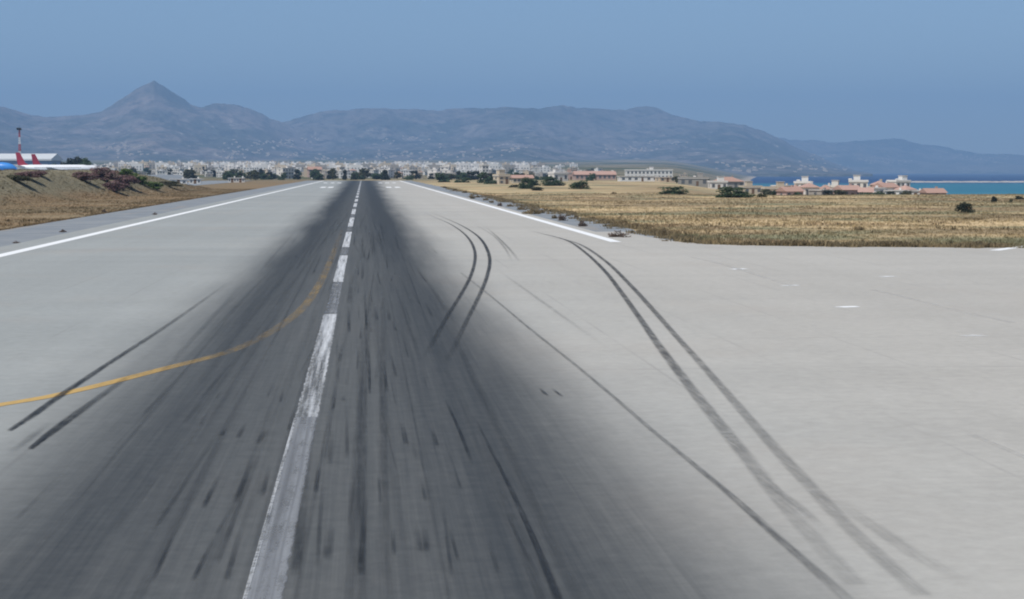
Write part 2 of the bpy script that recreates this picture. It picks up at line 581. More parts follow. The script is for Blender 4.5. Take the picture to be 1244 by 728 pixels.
SEA = -20.0
ms = MB().add([(-2000, 500, SEA), (14500, 500, SEA), (14500, 26500, SEA), (-2000, 26500, SEA)], [(0, 1, 2, 3)])
link('sea', ms.mesh('sea', [M['sea']]), kind='structure', label='blue sea, turquoise towards the shore')

# ---- paved surfaces
RW0, RW1, RWY = -27.0, 21.2, 1060.0
mr = MB().add([(RW0, -90, 0), (RW1, -90, 0), (RW1, RWY, 0), (RW0, RWY, 0)], [(0, 1, 2, 3)])
runway = link('runway', mr.mesh('runway', [M['pave']]), kind='structure', label='pale concrete runway darkened by tyre rubber along its middle')
edge_px = [(757, 281.5), (783, 287), (815, 292.3), (860, 297), (950, 299), (1050, 300), (1150, 300.8), (1244, 301.5), (1420, 303), (1700, 306)]
edge_g = [G(a, b_) for a, b_ in edge_px]
pts = [(RW1, -90)] + [(150, -90)] + [(150, edge_g[-1][1])] + [p for p in reversed(edge_g) if p[0] < 149] + [(RW1, edge_g[0][1])]
mt = MB().add([(a, b_, 0) for a, b_ in pts], [tuple(range(len(pts)))])
taxi = link('taxiway', mt.mesh('taxiway', [M['pave']]), kind='structure', label='wide pale taxiway opening off the right of the runway')
ml = MB().add([(-34.5, -90, -0.012), (RW0 + 0.05, -90, -0.012), (RW0 + 0.05, RWY, -0.012), (-34.5, RWY, -0.012)], [(0, 1, 2, 3)])
link('left_shoulder', ml.mesh('left_shoulder', [M['asphalt']]), kind='structure', label='blue grey asphalt shoulder along the left of the runway')
# right shoulder with a ragged outer edge
rng = random.Random(5)
yr = np.arange(132, RWY, 3.0)
vo = []
for k, yv in enumerate(yr):
    wob = 25.2 + 1.6 * min(1, max(0, (yv - 140) / 100)) + (vnoise(yv / 9.0, 0.5, 3) - 0.5) * 2.2 + rng.uniform(-0.25, 0.25)
    vo += [(RW1 - 0.05, yv, -0.012), (float(wob), yv, -0.012)]
mrs = MB().add(vo, [(2 * k, 2 * k + 1, 2 * k + 3, 2 * k + 2) for k in range(len(yr) - 1)])
link('right_shoulder', mrs.mesh('right_shoulder', [M['asphalt']]), kind='structure', label='cracked blue grey asphalt shoulder between right edge line and weeds')
# parallel taxiway far left, beyond the embankment's end
mp = MB().add([(-92, 560, -0.005), (-66, 560, -0.005), (-66, 1060, -0.005), (-92, 1060, -0.005)], [(0, 1, 2, 3)])
link('parallel_taxiway', mp.mesh('parallel_taxiway', [M['asphalt']]), kind='structure', label='far grey taxiway beyond the end of the left embankment')


# ---- ribbons on the pavement
def catmull(pts, step=0.6):
    pts = [np.array(p, float) for p in pts]
    pts = [2 * pts[0] - pts[1]] + pts + [2 * pts[-1] - pts[-2]]
    out = []
    for k in range(1, len(pts) - 2):
        p0, p1, p2, p3 = pts[k - 1:k + 3]
        n = max(2, int(np.linalg.norm(p2[:2] - p1[:2]) / step))
        for j in range(n):
            t = j / n
            out.append(0.5 * (2 * p1 + (p2 - p0) * t + (2 * p0 - 5 * p1 + 4 * p2 - p3) * t * t + (3 * p1 - p0 - 3 * p2 + p3) * t ** 3))
    out.append(pts[-2])
    return out


def ribbon(name, pts, mat, z, parent, label=None, step=0.8):
    """pts: (x, y, width, strength)"""
    c = catmull(pts, step)
    v, f, st, ac = [], [], [], []
    for k, p in enumerate(c):
        a = c[max(0, k - 1)]; b_ = c[min(len(c) - 1, k + 1)]
        d = b_[:2] - a[:2]; d = d / (np.linalg.norm(d) + 1e-9)
        nrm = np.array([-d[1], d[0]])
        for s_ in (-1, 0, 1):
            q = p[:2] + nrm * s_ * max(p[2], 0.02) / 2
            v.append((q[0], q[1], z)); st.append(max(0, p[3])); ac.append(abs(s_))
    for k in range(len(c) - 1):
        for s_ in (0, 1):
            i = k * 3 + s_
            f.append((i, i + 3, i + 4, i + 1))
    me = mesh_from(name, v, f, [mat])
    for an, dat in (('strength', st), ('across', ac)):
        at = me.attributes.new(an, 'FLOAT', 'POINT')
        at.data.foreach_set('value', np.array(dat, dtype=np.float32))
    return link(name, me, parent, label=label)


def gpath(pix, w, s):
    n = len(pix)
    out = []
    for k, (a, b_) in enumerate(pix):
        x, y = G(a, b_)
        ww = w if not isinstance(w, (list, tuple)) else np.interp(k / (n - 1), np.linspace(0, 1, len(w)), w)
        ss = s if not isinstance(s, (list, tuple)) else np.interp(k / (n - 1), np.linspace(0, 1, len(s)), s)
        out.append((x, y, ww, ss))
    return out


def straight(x, y0, y1, w, s=1.0, x1=None):
    x1 = x if x1 is None else x1
    n = max(3, int((y1 - y0) / 20) + 2)
    return [(x + (x1 - x) * k / (n - 1), y0 + (y1 - y0) * k / (n - 1), w, s) for k in range(n)]


Z1, Z2, Z3 = 0.008, 0.016, 0.024
ribbon('edge_line', straight(-24.2, -90, 1040, 1.0), M['white'], Z1, runway, 'long white edge line along the left of the runway', 8)
ribbon('edge_line', straight(19.75, 139, 1040, 1.0), M['white'], Z1, runway, 'white edge line ending at the taxiway mouth', 8)
CLX0, CLX1 = G(324, 706)[0], -1.55
def clx(y):
    return float(np.interp(y, [20, 40, 90, 200, 1000], [-1.36, -1.37, -1.42, -1.6, -2.6]))
for y0, y1 in [(40.3, 69.6), (89.9, 118), (131, 164), (180, 214)] + [(232 + 48 * k, 262 + 48 * k) for k in range(17)]:
    n = 6
    ribbon('centreline_dash', [(clx(y0 + (y1 - y0) * k / n), y0 + (y1 - y0) * k / n, 0.56 + 0.1 * (y0 > 300), 0.55 + 0.06 * k if y0 < 80 else 1.0) for k in range(n + 1)], M['dash'], Z1, runway)
ribbon('old_centreline_paint', [(clx(y), y, 0.52, 1.0) for y in (-20, 0, 10, 18, 25, 33, 40.28)], M['oldpaint'], Z1, runway, 'grey worn centreline paint nearest the viewer')
ribbon('old_centreline_paint', [(clx(y), y, 0.5, 0.75) for y in (69.8, 76, 83, 89.7)], M['oldpaint'], Z1, runway, 'grey paint between the two nearest white dashes')
for y0, y1 in ((118.2, 130.8), (164.2, 179.8), (214.2, 231.8), (262.2, 279.8), (310.2, 327.8)):
    ribbon('old_centreline_paint', [(clx(y0 + (y1 - y0) * k / 3), y0 + (y1 - y0) * k / 3, 0.5, 0.55) for k in range(4)], M['oldpaint'], Z1, runway)
ribbon('centreline_rim', [(clx(y) - 0.25, y, 0.06, 0.55) for y in (-20, 5, 18, 28, 40.1)], M['dash'], Z2, runway)
# touchdown zone bars near the far end
for d, xa in ((600, (-14.6, -12.0, 8.0, 11.0)), (830, (-19.0, -15.6, -12.4, 7.0, 10.2, 13.4))):
    for xx in xa:
        ribbon('touchdown_bar', straight(xx, d, d + 34, 2.0), M['white'], Z1, runway, None, 8)
ribbon('threshold_bar', [(-26, 1035, 3.0, 1), (-13, 1035, 3, 1)], M['white'], Z2, runway)
ribbon('threshold_bar', [(9, 1035, 3.0, 1), (20, 1035, 3, 1)], M['white'], Z2, runway)
# yellow lead-off line
ypx = [(-60, 503), (0, 492), (60, 482), (130, 466), (200, 448), (270, 430), (310, 414), (345, 393), (370, 372), (388, 345), (400, 320), (409, 297), (416, 278)]
ribbon('taxi_lead_off_line', gpath(ypx, [0.5, 0.46, 0.46, 0.42, 0.42, 0.4, 0.38], [1.0, 0.95, 0.68, 0.2, 0.2, 0.24, 0.22, 0.1]), M['yellow'], Z1, runway, 'faded yellow line curving away to the left')
# small worn white marks on the taxiway
for (a, b_, w, s) in ((897, 327, 18, 0.3), (960, 347, 20, 0.2), (1030, 373, 26, 0.3), (1078, 336, 17, 0.2), (1182, 408, 28, 0.14)):
    p0, p1 = G(a - w / 2, b_ + 0.5), G(a + w / 2, b_ - 0.5)
    ribbon('paint_remnant', [(*p0, 0.6, s * .6), ((p0[0] + p1[0]) / 2, (p0[1] + p1[1]) / 2, 0.7, s), (*p1, 0.55, s * .6)], M['white'], Z1, taxi, None, 0.3)
ribbon('taxiway_edge_line', gpath([(1208, 304.5), (1226, 301.8), (1244, 299.3), (1300, 292)], 0.9, 1), M['white'], Z1, taxi, 'short white line at the far right of the taxiway')
for pix, w, s in (([(838, 312), (868, 319), (897, 327), (960, 347)], 0.35, 0.3), ([(1060, 352), (1110, 364), (1160, 377), (1230, 392)], 0.4, 0.28),
                  ([(1180, 528), (1215, 543), (1260, 562)], 0.2, 0.35)):
    ribbon('ghost_line', gpath(pix, w, s), M['ghost'], Z1, taxi)

# skid marks: pixels traced on the ground plane
SK = []
SK.append(([(515, 258), (530, 265), (546, 272), (560, 281), (570, 291), (576, 303), (577, 316), (572, 335), (560, 358), (545, 382), (528, 412), (512, 440)],
           [0.25, 0.36, 0.36, 0.32, 0.29, 0.28], [0.05, 0.5, 0.85, 0.85, 0.6, 0.0], 'left curve of the hooked pair of tyre marks'))
SK.append(([(523, 258), (540, 265), (560, 274), (575, 283), (585, 292), (592, 304), (595, 318), (591, 338), (581, 362), (568, 388), (555, 415), (541, 445)],
           [0.25, 0.38, 0.4, 0.34, 0.3, 0.28], [0.05, 0.55, 0.95, 0.9, 0.55, 0.0], 'right curve of the hooked pair of tyre marks'))
SK.append(([(640, 280), (662, 285), (690, 293), (712, 308), (735, 330), (755, 356), (775, 384), (800, 420), (830, 460), (865, 505), (900, 548), (925, 580), (955, 618), (1000, 668), (1040, 712)],
           [0.3, 0.42, 0.4, 0.4, 0.48, 0.52, 0.5, 0.5], [0.05, 0.6, 0.8, 0.66, 0.56, 0.36, 0.24, 0.17, 0.1], 'inner of the two long tyre marks sweeping right'))
SK.append(([(655, 283), (678, 289), (706, 298), (736, 318), (766, 347), (796, 380), (825, 413), (852, 443), (886, 482), (920, 521), (958, 564), (990, 598), (1030, 641), (1095, 702), (1120, 725)],
           [0.3, 0.42, 0.4, 0.38, 0.42, 0.46, 0.46, 0.46], [0.05, 0.5, 0.7, 0.5, 0.38, 0.3, 0.24, 0.2, 0.15], 'outer of the two long tyre marks sweeping right'))
SK.append(([(560, 332), (597, 361), (640, 397), (700, 445), (750, 487), (790, 522), (840, 563), (890, 605), (940, 650), (1000, 703), (1030, 730)],
           [0.2, 0.2, 0.2, 0.22, 0.26, 0.32], [0.2, 0.34, 0.34, 0.32, 0.42, 0.42, 0.15], 'thin straight tyre mark running out to the lower right'))
SK.append(([(540, 485), (555, 517), (566, 545), (575, 568)], [0.1, 0.14, 0.1], [0.0, 0.7, 0.5, 0.0], None))
SK.append(([(575, 505), (596, 547), (620, 595), (643, 645), (667, 703), (678, 730)], [0.1, 0.14, 0.17, 0.2], [0.0, 0.5, 0.62, 0.75, 0.75], None))
SK.append(([(11, 524), (40, 505), (75, 480), (123, 448), (160, 424), (200, 398), (243, 368), (275, 345)], [0.18, 0.34, 0.3, 0.3, 0.3, 0.3], [0.85, 0.95, 0.8, 0.7, 0.5, 0.3, 0.05], 'upper of the two dark tyre marks crossing the yellow line'))
SK.append(([(37, 546), (58, 529), (82, 511), (107, 493), (136, 472), (165, 452)], [0.18, 0.36, 0.34, 0.3], [0.85, 0.95, 0.8, 0.55, 0.4, 0.0], 'lower short dark tyre mark beside the yellow line'))
SK.append(([(10, 553), (36, 533), (62, 513)], [0.25, 0.3, 0.25], [0.0, 0.25, 0.0], None))
SK.append(([(590, 276), (604, 288), (618, 302), (630, 317)], 0.35, [0.0, 0.3, 0.3, 0.05], None))
SK.append(([(575, 272), (597, 285), (612, 300), (622, 318)], 0.3, [0.0, 0.2, 0.25, 0.0], None))
SK.append(([(600, 325), (660, 368), (740, 425)], 0.3, [0.0, 0.16, 0.0], None))
SK.append(([(655, 472), (661, 478), (667, 482)], 0.14, [0.0, 0.7, 0.0], None))
SK.append(([(670, 472), (677, 478), (684, 483)], 0.14, [0.0, 0.7, 0.0], None))
SK.append(([(880, 525), (925, 580), (975, 620), (1003, 648)], 0.3, [0.0, 0.14, 0.2, 0.0], None))
SK.append(([(990, 595), (1060, 640), (1120, 680), (1180, 712)], 0.5, [0.0, 0.12, 0.1, 0.0], None))
# streaks along the middle traced from the photo
for a0, b0, a1, b1, w, s in ((186, 706, 214, 640, .09, .6), (214, 640, 236, 598, .07, .3), (246, 618, 266, 578, .12, .7), (285, 612, 308, 556, .15, .8), (234, 706, 262, 650, .09, .75), (262, 650, 285, 612, .07, .4),
                             (275, 706, 291, 648, .12, .7), (318, 604, 328, 565, .12, .6), (268, 530, 275, 520, .15, .6), (288, 533, 298, 515, .15, .5), (312, 540, 326, 520, .2, .45),
                             (350, 525, 356, 500, .12, .5), (358, 700, 371, 590, .22, .6), (385, 690, 392, 580, .1, .5), (397, 680, 402, 640, .2, .55), (438, 686, 444, 600, .13, .65), (438, 700, 440, 660, .16, .6),
                             (462, 612, 459, 575, .08, .5), (478, 676, 477, 640, .1, .6), (518, 672, 515, 640, .13, .65), (517, 610, 511, 580, .1, .4), (556, 682, 545, 640, .08, .5), (605, 698, 592, 655, .1, .4),
                             (449, 480, 448, 420, .1, .9), (470, 478, 466, 440, .12, .6), (493, 540, 488, 515, .16, .6), (531, 543, 524, 520, .14, .6), (445, 402, 443, 350, .14, .7), (424, 405, 423, 372, .16, .6),
                             (424, 370, 428, 330, .3, .35), (440, 340, 441, 318, .2, .4), (458, 390, 455, 372, .2, .4), (412, 440, 416, 415, .15, .4), (404, 500, 408, 470, .12, .5), (434, 450, 435, 420, .1, .4),
                             (473, 390, 471, 376, .2, .4), (525, 385, 515, 365, .15, .4), (400, 565, 403, 520, .14, .35), (425, 640, 428, 570, .12, .3), (383, 600, 388, 560, .12, .5)):
    am, bm_ = (a0 + a1) / 2, (b0 + b1) / 2
    aq, bq = a0 * .8 + a1 * .2, b0 * .8 + b1 * .2
    SK.append(([(a0, b0), (aq, bq), (am, bm_), (a1, b1)], w * 1.15, [0.1, s * .8, s * .6, 0.0], None))
for pix, w, s, lab in SK:
    ribbon('tyre_mark', gpath(pix, [x * 0.85 for x in w] if isinstance(w, list) else w * 0.85, s), M['rubber'], Z3, runway, lab, 0.5)
rng = random.Random(21)
for k in range(120):
    y = 24 + 150 * rng.random() ** 1.5
    x = -1.37 + rng.choice((-1, 1, 1)) * abs(rng.gauss(1.6, 1.5))
    L = rng.choice((rng.uniform(1, 3), rng.uniform(2, 7), rng.uniform(5, 16))) * (0.5 + y / 60)
    w = rng.uniform(0.05, 0.16)
    dx = rng.gauss(0, 0.012) * L
    s = rng.uniform(0.08, 0.36)
    ribbon('tyre_mark', [(x, y, w, s * .1), (x + dx * .15, y + L * .12, w, s), (x + dx / 2, y + L * .5, w * .95, s * .7), (x + dx, y + L, w * .9, 0)], M['rubber'], Z3 + 0.004, runway, None, 1.0)


for k in range(75):        # long overlapping streaks that follow the runway
    y = 14 + 170 * rng.random() ** 1.6
    x = -1.3 + max(-4.6, min(4.6, rng.gauss(0, 2.6)))
    L = rng.uniform(18, 75); w = rng.uniform(0.08, 0.3); dx = rng.gauss(0, 0.006) * L; s = rng.uniform(0.06, 0.2)
    ribbon('tyre_mark', [(x, y, w, 0), (x + dx * .2, y + L * .2, w, s), (x + dx * .6, y + L * .6, w, s * .8), (x + dx, y + L, w, 0)], M['rubber'], Z3 + 0.008, runway, None, 4.0)


# ------------------------------------------------------------------ mountains
def ridge(name, label, sil, Dcrest, front, back, mat, seed, base=0.0, px0=None, px1=None, rows=130, step=1.6, relief=0.5):
    sx = np.array([p[0] for p in sil], float); sy = np.array([p[1] for p in sil], float)
    pxs = np.arange(px0 if px0 is not None else sx[0], (px1 if px1 is not None else sx[-1]) + 1, step)
    py = np.interp(pxs, sx, sy)
    py = py + (vnoise(pxs / 3.5, pxs * 0, seed + 3) - 0.5) * 0.8 + (vnoise(pxs / 8.0, pxs * 0, seed) - 0.5) * 1.3 + (vnoise(pxs / 22.0, pxs * 0, seed + 9) - 0.5) * 2.4
    # crest wanders in depth
    D = Dcrest + (fbm(pxs / 160, pxs * 0 + 3, 3, seed + 2) - 0.5) * 3000
    az = np.array([ray(a, 208.0).x / ray(a, 208.0).y for a in pxs])
    H = CAMH + (208.0 - py) / FPX * D
    tt = np.concatenate([np.linspace(-1, 0, rows), np.linspace(0, 1, 14)[1:]])
    kw = np.hanning(75); kw /= kw.sum()
    Hs = np.convolve(np.pad(H, 37, mode='edge'), kw, 'valid')
    Hc = H
    V = []
    for t_ in tt:
        q_ = min(1.0, abs(t_) * 3.5)
        H = Hc * (1 - q_) + Hs * q_
        if t_ <= 0:
            d = D + t_ * front
            prof = (1 + t_) ** 1.25
        else:
            d = D + t_ * back
            prof = 1 - t_ ** 1.2
        x = az * d
        n = fbm(x / 2600, d / 2600, 6, seed + 4, True)
        n2 = fbm(x / 800, d / 1300, 5, seed + 6, True)
        cut = (0.38 * (1 - n) + 0.42 * (1 - n2) + 0.42 * (1 - fbm(x / 330, d / 420, 4, seed + 5, True))) * relief * np.clip(abs(t_) * 3.2, 0, 1)
        bulge = (fbm(x / 3500, d / 3000, 3, seed + 8) - 0.35) * 0.45 * (1 - abs(t_)) * min(1, abs(t_) * 3)
        h = base + (H - base) * np.clip(prof * (1 - cut) + bulge * (t_ < 0), 0, 1)
        if t_ < 0:      # nothing in front may stand above the skyline as seen from the runway
            h = np.minimum(h, CAMH + (Hc - CAMH) * (d / D) * 0.985)
        if t_ in (-1.0, 1.0): h = np.minimum(h, base) - 60
        V.append(np.stack([x, d + 0 * x, h], -1))
    V = np.array(V)
    r, c = V.shape[:2]
    idx = np.arange(r * c).reshape(r, c)
    F = np.stack([idx[:-1, :-1], idx[:-1, 1:], idx[1:, 1:], idx[1:, :-1]], -1).reshape(-1, 4)
    return link(name, mesh_from(name, V.reshape(-1, 3).tolist(), F.tolist(), [mat], smooth=True), kind='structure', label=label)


ridge('far_hills', 'low bluish hills beyond the sea at far right',
      [(780, 215), (860, 176), (900, 168), (945, 168), (970, 170), (1000, 172), (1030, 171), (1060, 169), (1085, 167), (1110, 173), (1140, 178), (1165, 183), (1190, 187), (1215, 187), (1244, 189), (1300, 193), (1400, 199), (1500, 214)],
      20500, 4200, 2500, M['hill2'], 31, base=-25)
ridge('central_mountain', 'long level mountain ridge above the town',
      [(180, 205), (260, 170), (330, 152), (352, 148), (375, 140), (410, 134), (450, 132), (490, 133), (530, 135), (570, 132), (610, 131), (650, 132), (683, 128), (700, 132), (730, 131), (760, 133), (785, 129), (800, 132), (820, 140), (850, 146), (880, 149), (905, 152), (930, 160), (950, 170), (985, 186), (1020, 200), (1060, 212)],
      14500, 6500, 3000, M['hill2'], 7, base=-10)
ridge('conical_mountain', 'mountain with a pointed conical peak at left',
      [(-560, 150), (-400, 128), (-250, 140), (-120, 122), (-40, 126), (0, 131), (20, 136), (40, 142), (70, 143), (100, 141), (125, 137), (145, 125), (165, 112), (180, 105), (189, 99.5), (199, 106), (215, 117), (232, 129), (245, 132), (262, 128), (285, 129), (310, 136), (330, 144), (352, 152), (380, 168), (420, 186), (470, 206)],
      13500, 5500, 3500, M['hill'], 19, base=-10)

# left embankment between verge and apron
ye = np.linspace(120, 640, 90); te = np.linspace(0, 1, 26)
V = []
for y_ in ye:
    hh = 5.75 * float(sstep(660, 470, y_))
    b0 = float(np.interp(y_, [120, 287, 430, 640], [-60, -58, -50, -46]))
    crest = b0 - 15
    for t_ in te:
        x_ = b0 - t_ * 45
        prof = float(sstep(0, 0.36, t_)) if t_ < 0.5 else float(sstep(1.0, 0.72, t_))
        n = float(fbm(x_ / 9, y_ / 14, 4, 5)) - 0.5
        V.append((x_, y_, -0.3 + hh * prof * (1 + 0.12 * (float(vnoise(y_ / 30, 1, 4)) - 0.5)) + n * 1.5 * prof * hh / 5.75))
r, c = len(ye), len(te)
idx = np.arange(r * c).reshape(r, c)
F = np.stack([idx[:-1, :-1], idx[1:, :-1], idx[1:, 1:], idx[:-1, 1:]], -1).reshape(-1, 4)
link('embankment', mesh_from('embankment', V, F.tolist(), [M['ground']], smooth=True), kind='structure', label='dry grassy embankment left of the runway hiding the apron')
EMB = np.array(V).reshape(r, c, 3)
def emb_z(x, y):
    i = int(np.clip(np.searchsorted(ye, y), 0, r - 1))
    row = EMB[i]
    if x > row[0, 0] or x < row[-1, 0]: return -0.05
    return float(np.interp(-x, -row[:, 0], row[:, 2]))


# ------------------------------------------------------------------ dry grass
def grass(name, label, pts, hmin, hmax, seed, spread=0.22, blades=5, mat='blade'):
    rg = np.random.default_rng(seed)
    n = len(pts)
    pts = np.array(pts)
    base = np.repeat(pts, blades, 0)
    m = len(base)
    a = rg.uniform(0, 2 * np.pi, m)
    rad = rg.uniform(0, spread, m)
    bx = base[:, 0] + np.cos(a) * rad; by = base[:, 1] + np.sin(a) * rad
    hgt = rg.uniform(hmin, hmax, m) * np.repeat(pts[:, 3], blades)
    w = hgt * rg.uniform(0.12, 0.3, m)
    o = rg.uniform(0, np.pi, m)
    lx, ly = rg.normal(0, 0.3, m) * hgt, rg.normal(0, 0.3, m) * hgt
    z0 = base[:, 2] - 0.05
    v = np.empty((m, 3, 3))
    v[:, 0] = np.stack([bx - np.cos(o) * w, by - np.sin(o) * w, z0], -1)
    v[:, 1] = np.stack([bx + np.cos(o) * w, by + np.sin(o) * w, z0], -1)
    v[:, 2] = np.stack([bx + lx, by + ly, z0 + hgt], -1)
    f = np.arange(m * 3).reshape(m, 3)
    me = mesh_from(name, v.reshape(-1, 3).tolist(), f.tolist(), [M[mat]])
    at = me.attributes.new('tint', 'FLOAT', 'POINT')
    at.data.foreach_set('value', np.repeat(rg.random(m), 3).astype(np.float32))
    return link(name, me, label=label, cat='grass', kind='stuff')


rg = np.random.default_rng(2)
ex = np.array([p[0] for p in edge_g]); ey = np.array([p[1] for p in edge_g])
gp = []
N = 46000
yy = 128 + 330 * rg.random(N) ** 1.4; xx = 24 + (0.42 * yy - 6) * rg.random(N)
lim = np.interp(xx, ex, ey)
ok = (yy > lim + 0.1) & (xx > 27.2 + rg.normal(0, 0.4, N))
xx, yy = xx[ok], yy[ok]
patch = fbm(xx / 9, yy / 12, 3, 8)
gp += [(a, b_, float(c_), 0.35 + 1.1 * p_) for a, b_, c_, p_ in zip(xx, yy, tz(xx, yy), patch)]
# thicker fringe along the taxiway and shoulder edges
for k in range(5200):
    x_ = rg.uniform(25, 135); y_ = float(np.interp(x_, ex, ey)) + abs(rg.normal(0.2, 1.4))
    gp.append((x_, y_, -0.05, 0.6 + 1.3 * float(vnoise(x_ / 2.5, y_ / 4, 4)) ** 2))
for k in range(3200):
    y_ = 136 + 500 * rg.random() ** 1.6; x_ = 26.6 + abs(rg.normal(0.3, 1.0))
    gp.append((x_, y_, -0.05, 0.6 + 0.9 * float(vnoise(y_ / 3.0, 0.3, 6))))
gfield = grass('field_grass', 'dry golden grass covering the field right of the runway', gp, 0.10, 0.30, 3)
wp = []
for k in range(700):
    x_ = rg.uniform(25, 135); y_ = float(np.interp(x_, ex, ey)) + abs(rg.normal(0, 0.7)) - 2.6 * max(0.0, float(vnoise(x_ / 1.7, 0.9, 24)) - 0.55)
    dn = float(vnoise(x_ / 3.0, 0.2, 14))
    if dn < 0.42: continue
    for q in range(6):
        wp.append((x_ + rg.normal(0, .35), y_ + abs(rg.normal(0, .3)), -0.05, 0.4 + 1.1 * dn))
for k in range(750):
    y_ = 137 + 420 * rg.random() ** 1.6; x_ = 25.6 + rg.normal(0.5, 0.9)
    dn = float(vnoise(y_ / 3.5, 0.7, 15))
    if dn < 0.4: continue
    for q in range(6):
        wp.append((x_ + rg.normal(0, .3), y_ + rg.normal(0, .4), -0.05, 0.2 + 1.0 * dn))
for k in range(150):
    y_ = 130 + 330 * rg.random() ** 1.3; x_ = 30 + (0.42 * y_ - 12) * rg.random()
    if y_ < float(np.interp(x_, ex, ey)) + 1: continue
    for q in range(8):
        wp.append((x_ + rg.normal(0, .5), y_ + rg.normal(0, .6), float(tz(x_, y_)), rg.uniform(0.3, 1.0)))
grass('edge_weeds', 'brown weeds fringing the field along taxiway and shoulder', wp, 0.2, 0.5, 6, 0.3, 5, 'weed')
gp = []
N = 15000
yy = 95 + 470 * rg.random(N) ** 1.3; xx = -34.6 - 26 * rg.random(N) ** 1.3
for a, b_ in zip(xx, yy):
    gp.append((a, b_, max(-0.05, emb_z(a, b_)), 0.5 + 0.9 * float(vnoise(a / 4, b_ / 9, 3))))
for k in range(2600):
    y_ = 95 + 470 * rg.random() ** 1.3
    gp.append((-34.4 - abs(rg.normal(0, 0.35)), y_, -0.05, 0.5 + 0.8 * float(vnoise(y_ / 4, 0.3, 9))))
for k in range(6000):
    y_ = rg.uniform(200, 600); x_ = float(np.interp(y_, [120, 287, 430, 640], [-60, -58, -50, -46])) - rg.uniform(0, 24)
    gp.append((x_, y_, emb_z(x_, y_), 0.6 + 1.2 * float(vnoise(x_ / 5, y_ / 8, 13))))
grass('verge_grass', 'short brown grass on the left verge and embankment', gp, 0.08, 0.28, 4)


# ------------------------------------------------------------------ shrubs and trees
def foliage_mesh(name, mat, seed, n=900, clumps=16, leaf=0.09, shape='dome'):
    """unit crown: width 1, height 1, base at z 0"""
    rg = np.random.default_rng(seed)
    cc, cr = [], []
    for k in range(clumps):
        a = rg.uniform(0, 2 * np.pi)
        if shape == 'dome':
            h = 0.74 * rg.random() ** 1.35; r_ = 0.38 * math.sqrt(max(0.02, 1 - (h / 0.95) ** 2)) * math.sqrt(rg.random())
        elif shape == 'tree':
            h = rg.uniform(0.2, 0.85); r_ = 0.36 * math.sqrt(max(0.02, 1 - ((h - 0.5) / 0.48) ** 2)) * math.sqrt(rg.random())
        elif shape == 'cypress':
            h = rg.uniform(0.05, 0.9); r_ = 0.28 * (1 - h) ** 0.6 * rg.random()
        else:
            r_ = 0.40 * math.sqrt(rg.random()); h = rg.uniform(0.0, 0.75) * (1 - r_ * 1.7)
        cc.append((r_ * math.cos(a), r_ * math.sin(a), h)); cr.append(rg.uniform(0.13, 0.23))
    cc = np.array(cc); cr = np.array(cr)
    i = rg.integers(0, clumps, n)
    d = rg.normal(0, 1, (n, 3)); d /= np.linalg.norm(d, axis=1, keepdims=True)
    p = cc[i] + d * (cr[i] * rg.uniform(0.55, 1.05, n))[:, None]
    p[:, 2] = np.clip(p[:, 2], 0.0, 1.0)
    u = rg.normal(0, 1, (n, 3)); u /= np.linalg.norm(u, axis=1, keepdims=True)
    w = np.cross(u, d + 0.4 * rg.normal(0, 1, (n, 3))); w /= np.linalg.norm(w, axis=1, keepdims=True) + 1e-9
    s = leaf * rg.uniform(0.5, 1.2, n)[:, None]
    if shape == 'low':
        u = d * 0.8 + rg.normal(0, .35, (n, 3)) + np.array([0, 0, 0.9]); u /= np.linalg.norm(u, axis=1, keepdims=True)
        w = np.cross(u, rg.normal(0, 1, (n, 3))); w /= np.linalg.norm(w, axis=1, keepdims=True) + 1e-9
        s = s * 1.7; w = w * 0.3
    v = np.stack([p - u * s, p + w * s * 0.6, p + u * s, p - w * s * 0.6], 1)
    me = mesh_from(name, v.reshape(-1, 3).tolist(), np.arange(n * 4).reshape(n, 4).tolist(), [mat])
    at = me.attributes.new('tint', 'FLOAT', 'POINT')
    tint = np.clip(0.5 * rg.random(n) + 0.5 * rg.random(clumps)[i], 0, 1)
    at.data.foreach_set('value', np.repeat(tint, 4).astype(np.float32))
    return me


def stem_mesh(seed, h=0.5, r=0.03, n=4):
    rg = random.Random(seed); b = MB()
    for k in range(n):
        a = 2 * math.pi * (k + rg.random()) / n; q = rg.uniform(0.1, 0.3)
        b.tube([(0, 0, -0.05), (q * .4 * math.cos(a), q * .4 * math.sin(a), h * .5), (q * math.cos(a), q * math.sin(a), h)], [r, r * .7, r * .3], 5)
    return b.mesh('stem', [M['bark']], True)


def trunk_mesh(seed):
    rg = random.Random(seed); b = MB()
    b.tube([(0, 0, -0.1), (0.01, 0, 0.18), (0.02, 0.01, 0.4), (0.01, 0, 0.6)], [0.045, 0.035, 0.028, 0.012], 7)
    for k in range(4):
        a = 2 * math.pi * (k + rg.random() * .6) / 4
        b.tube([(0.015, 0, 0.3), (.14 * math.cos(a), .14 * math.sin(a), .48), (.26 * math.cos(a), .26 * math.sin(a), .64)], [0.02, 0.014, 0.005], 5)
    return b.mesh('trunk', [M['bark']], True)


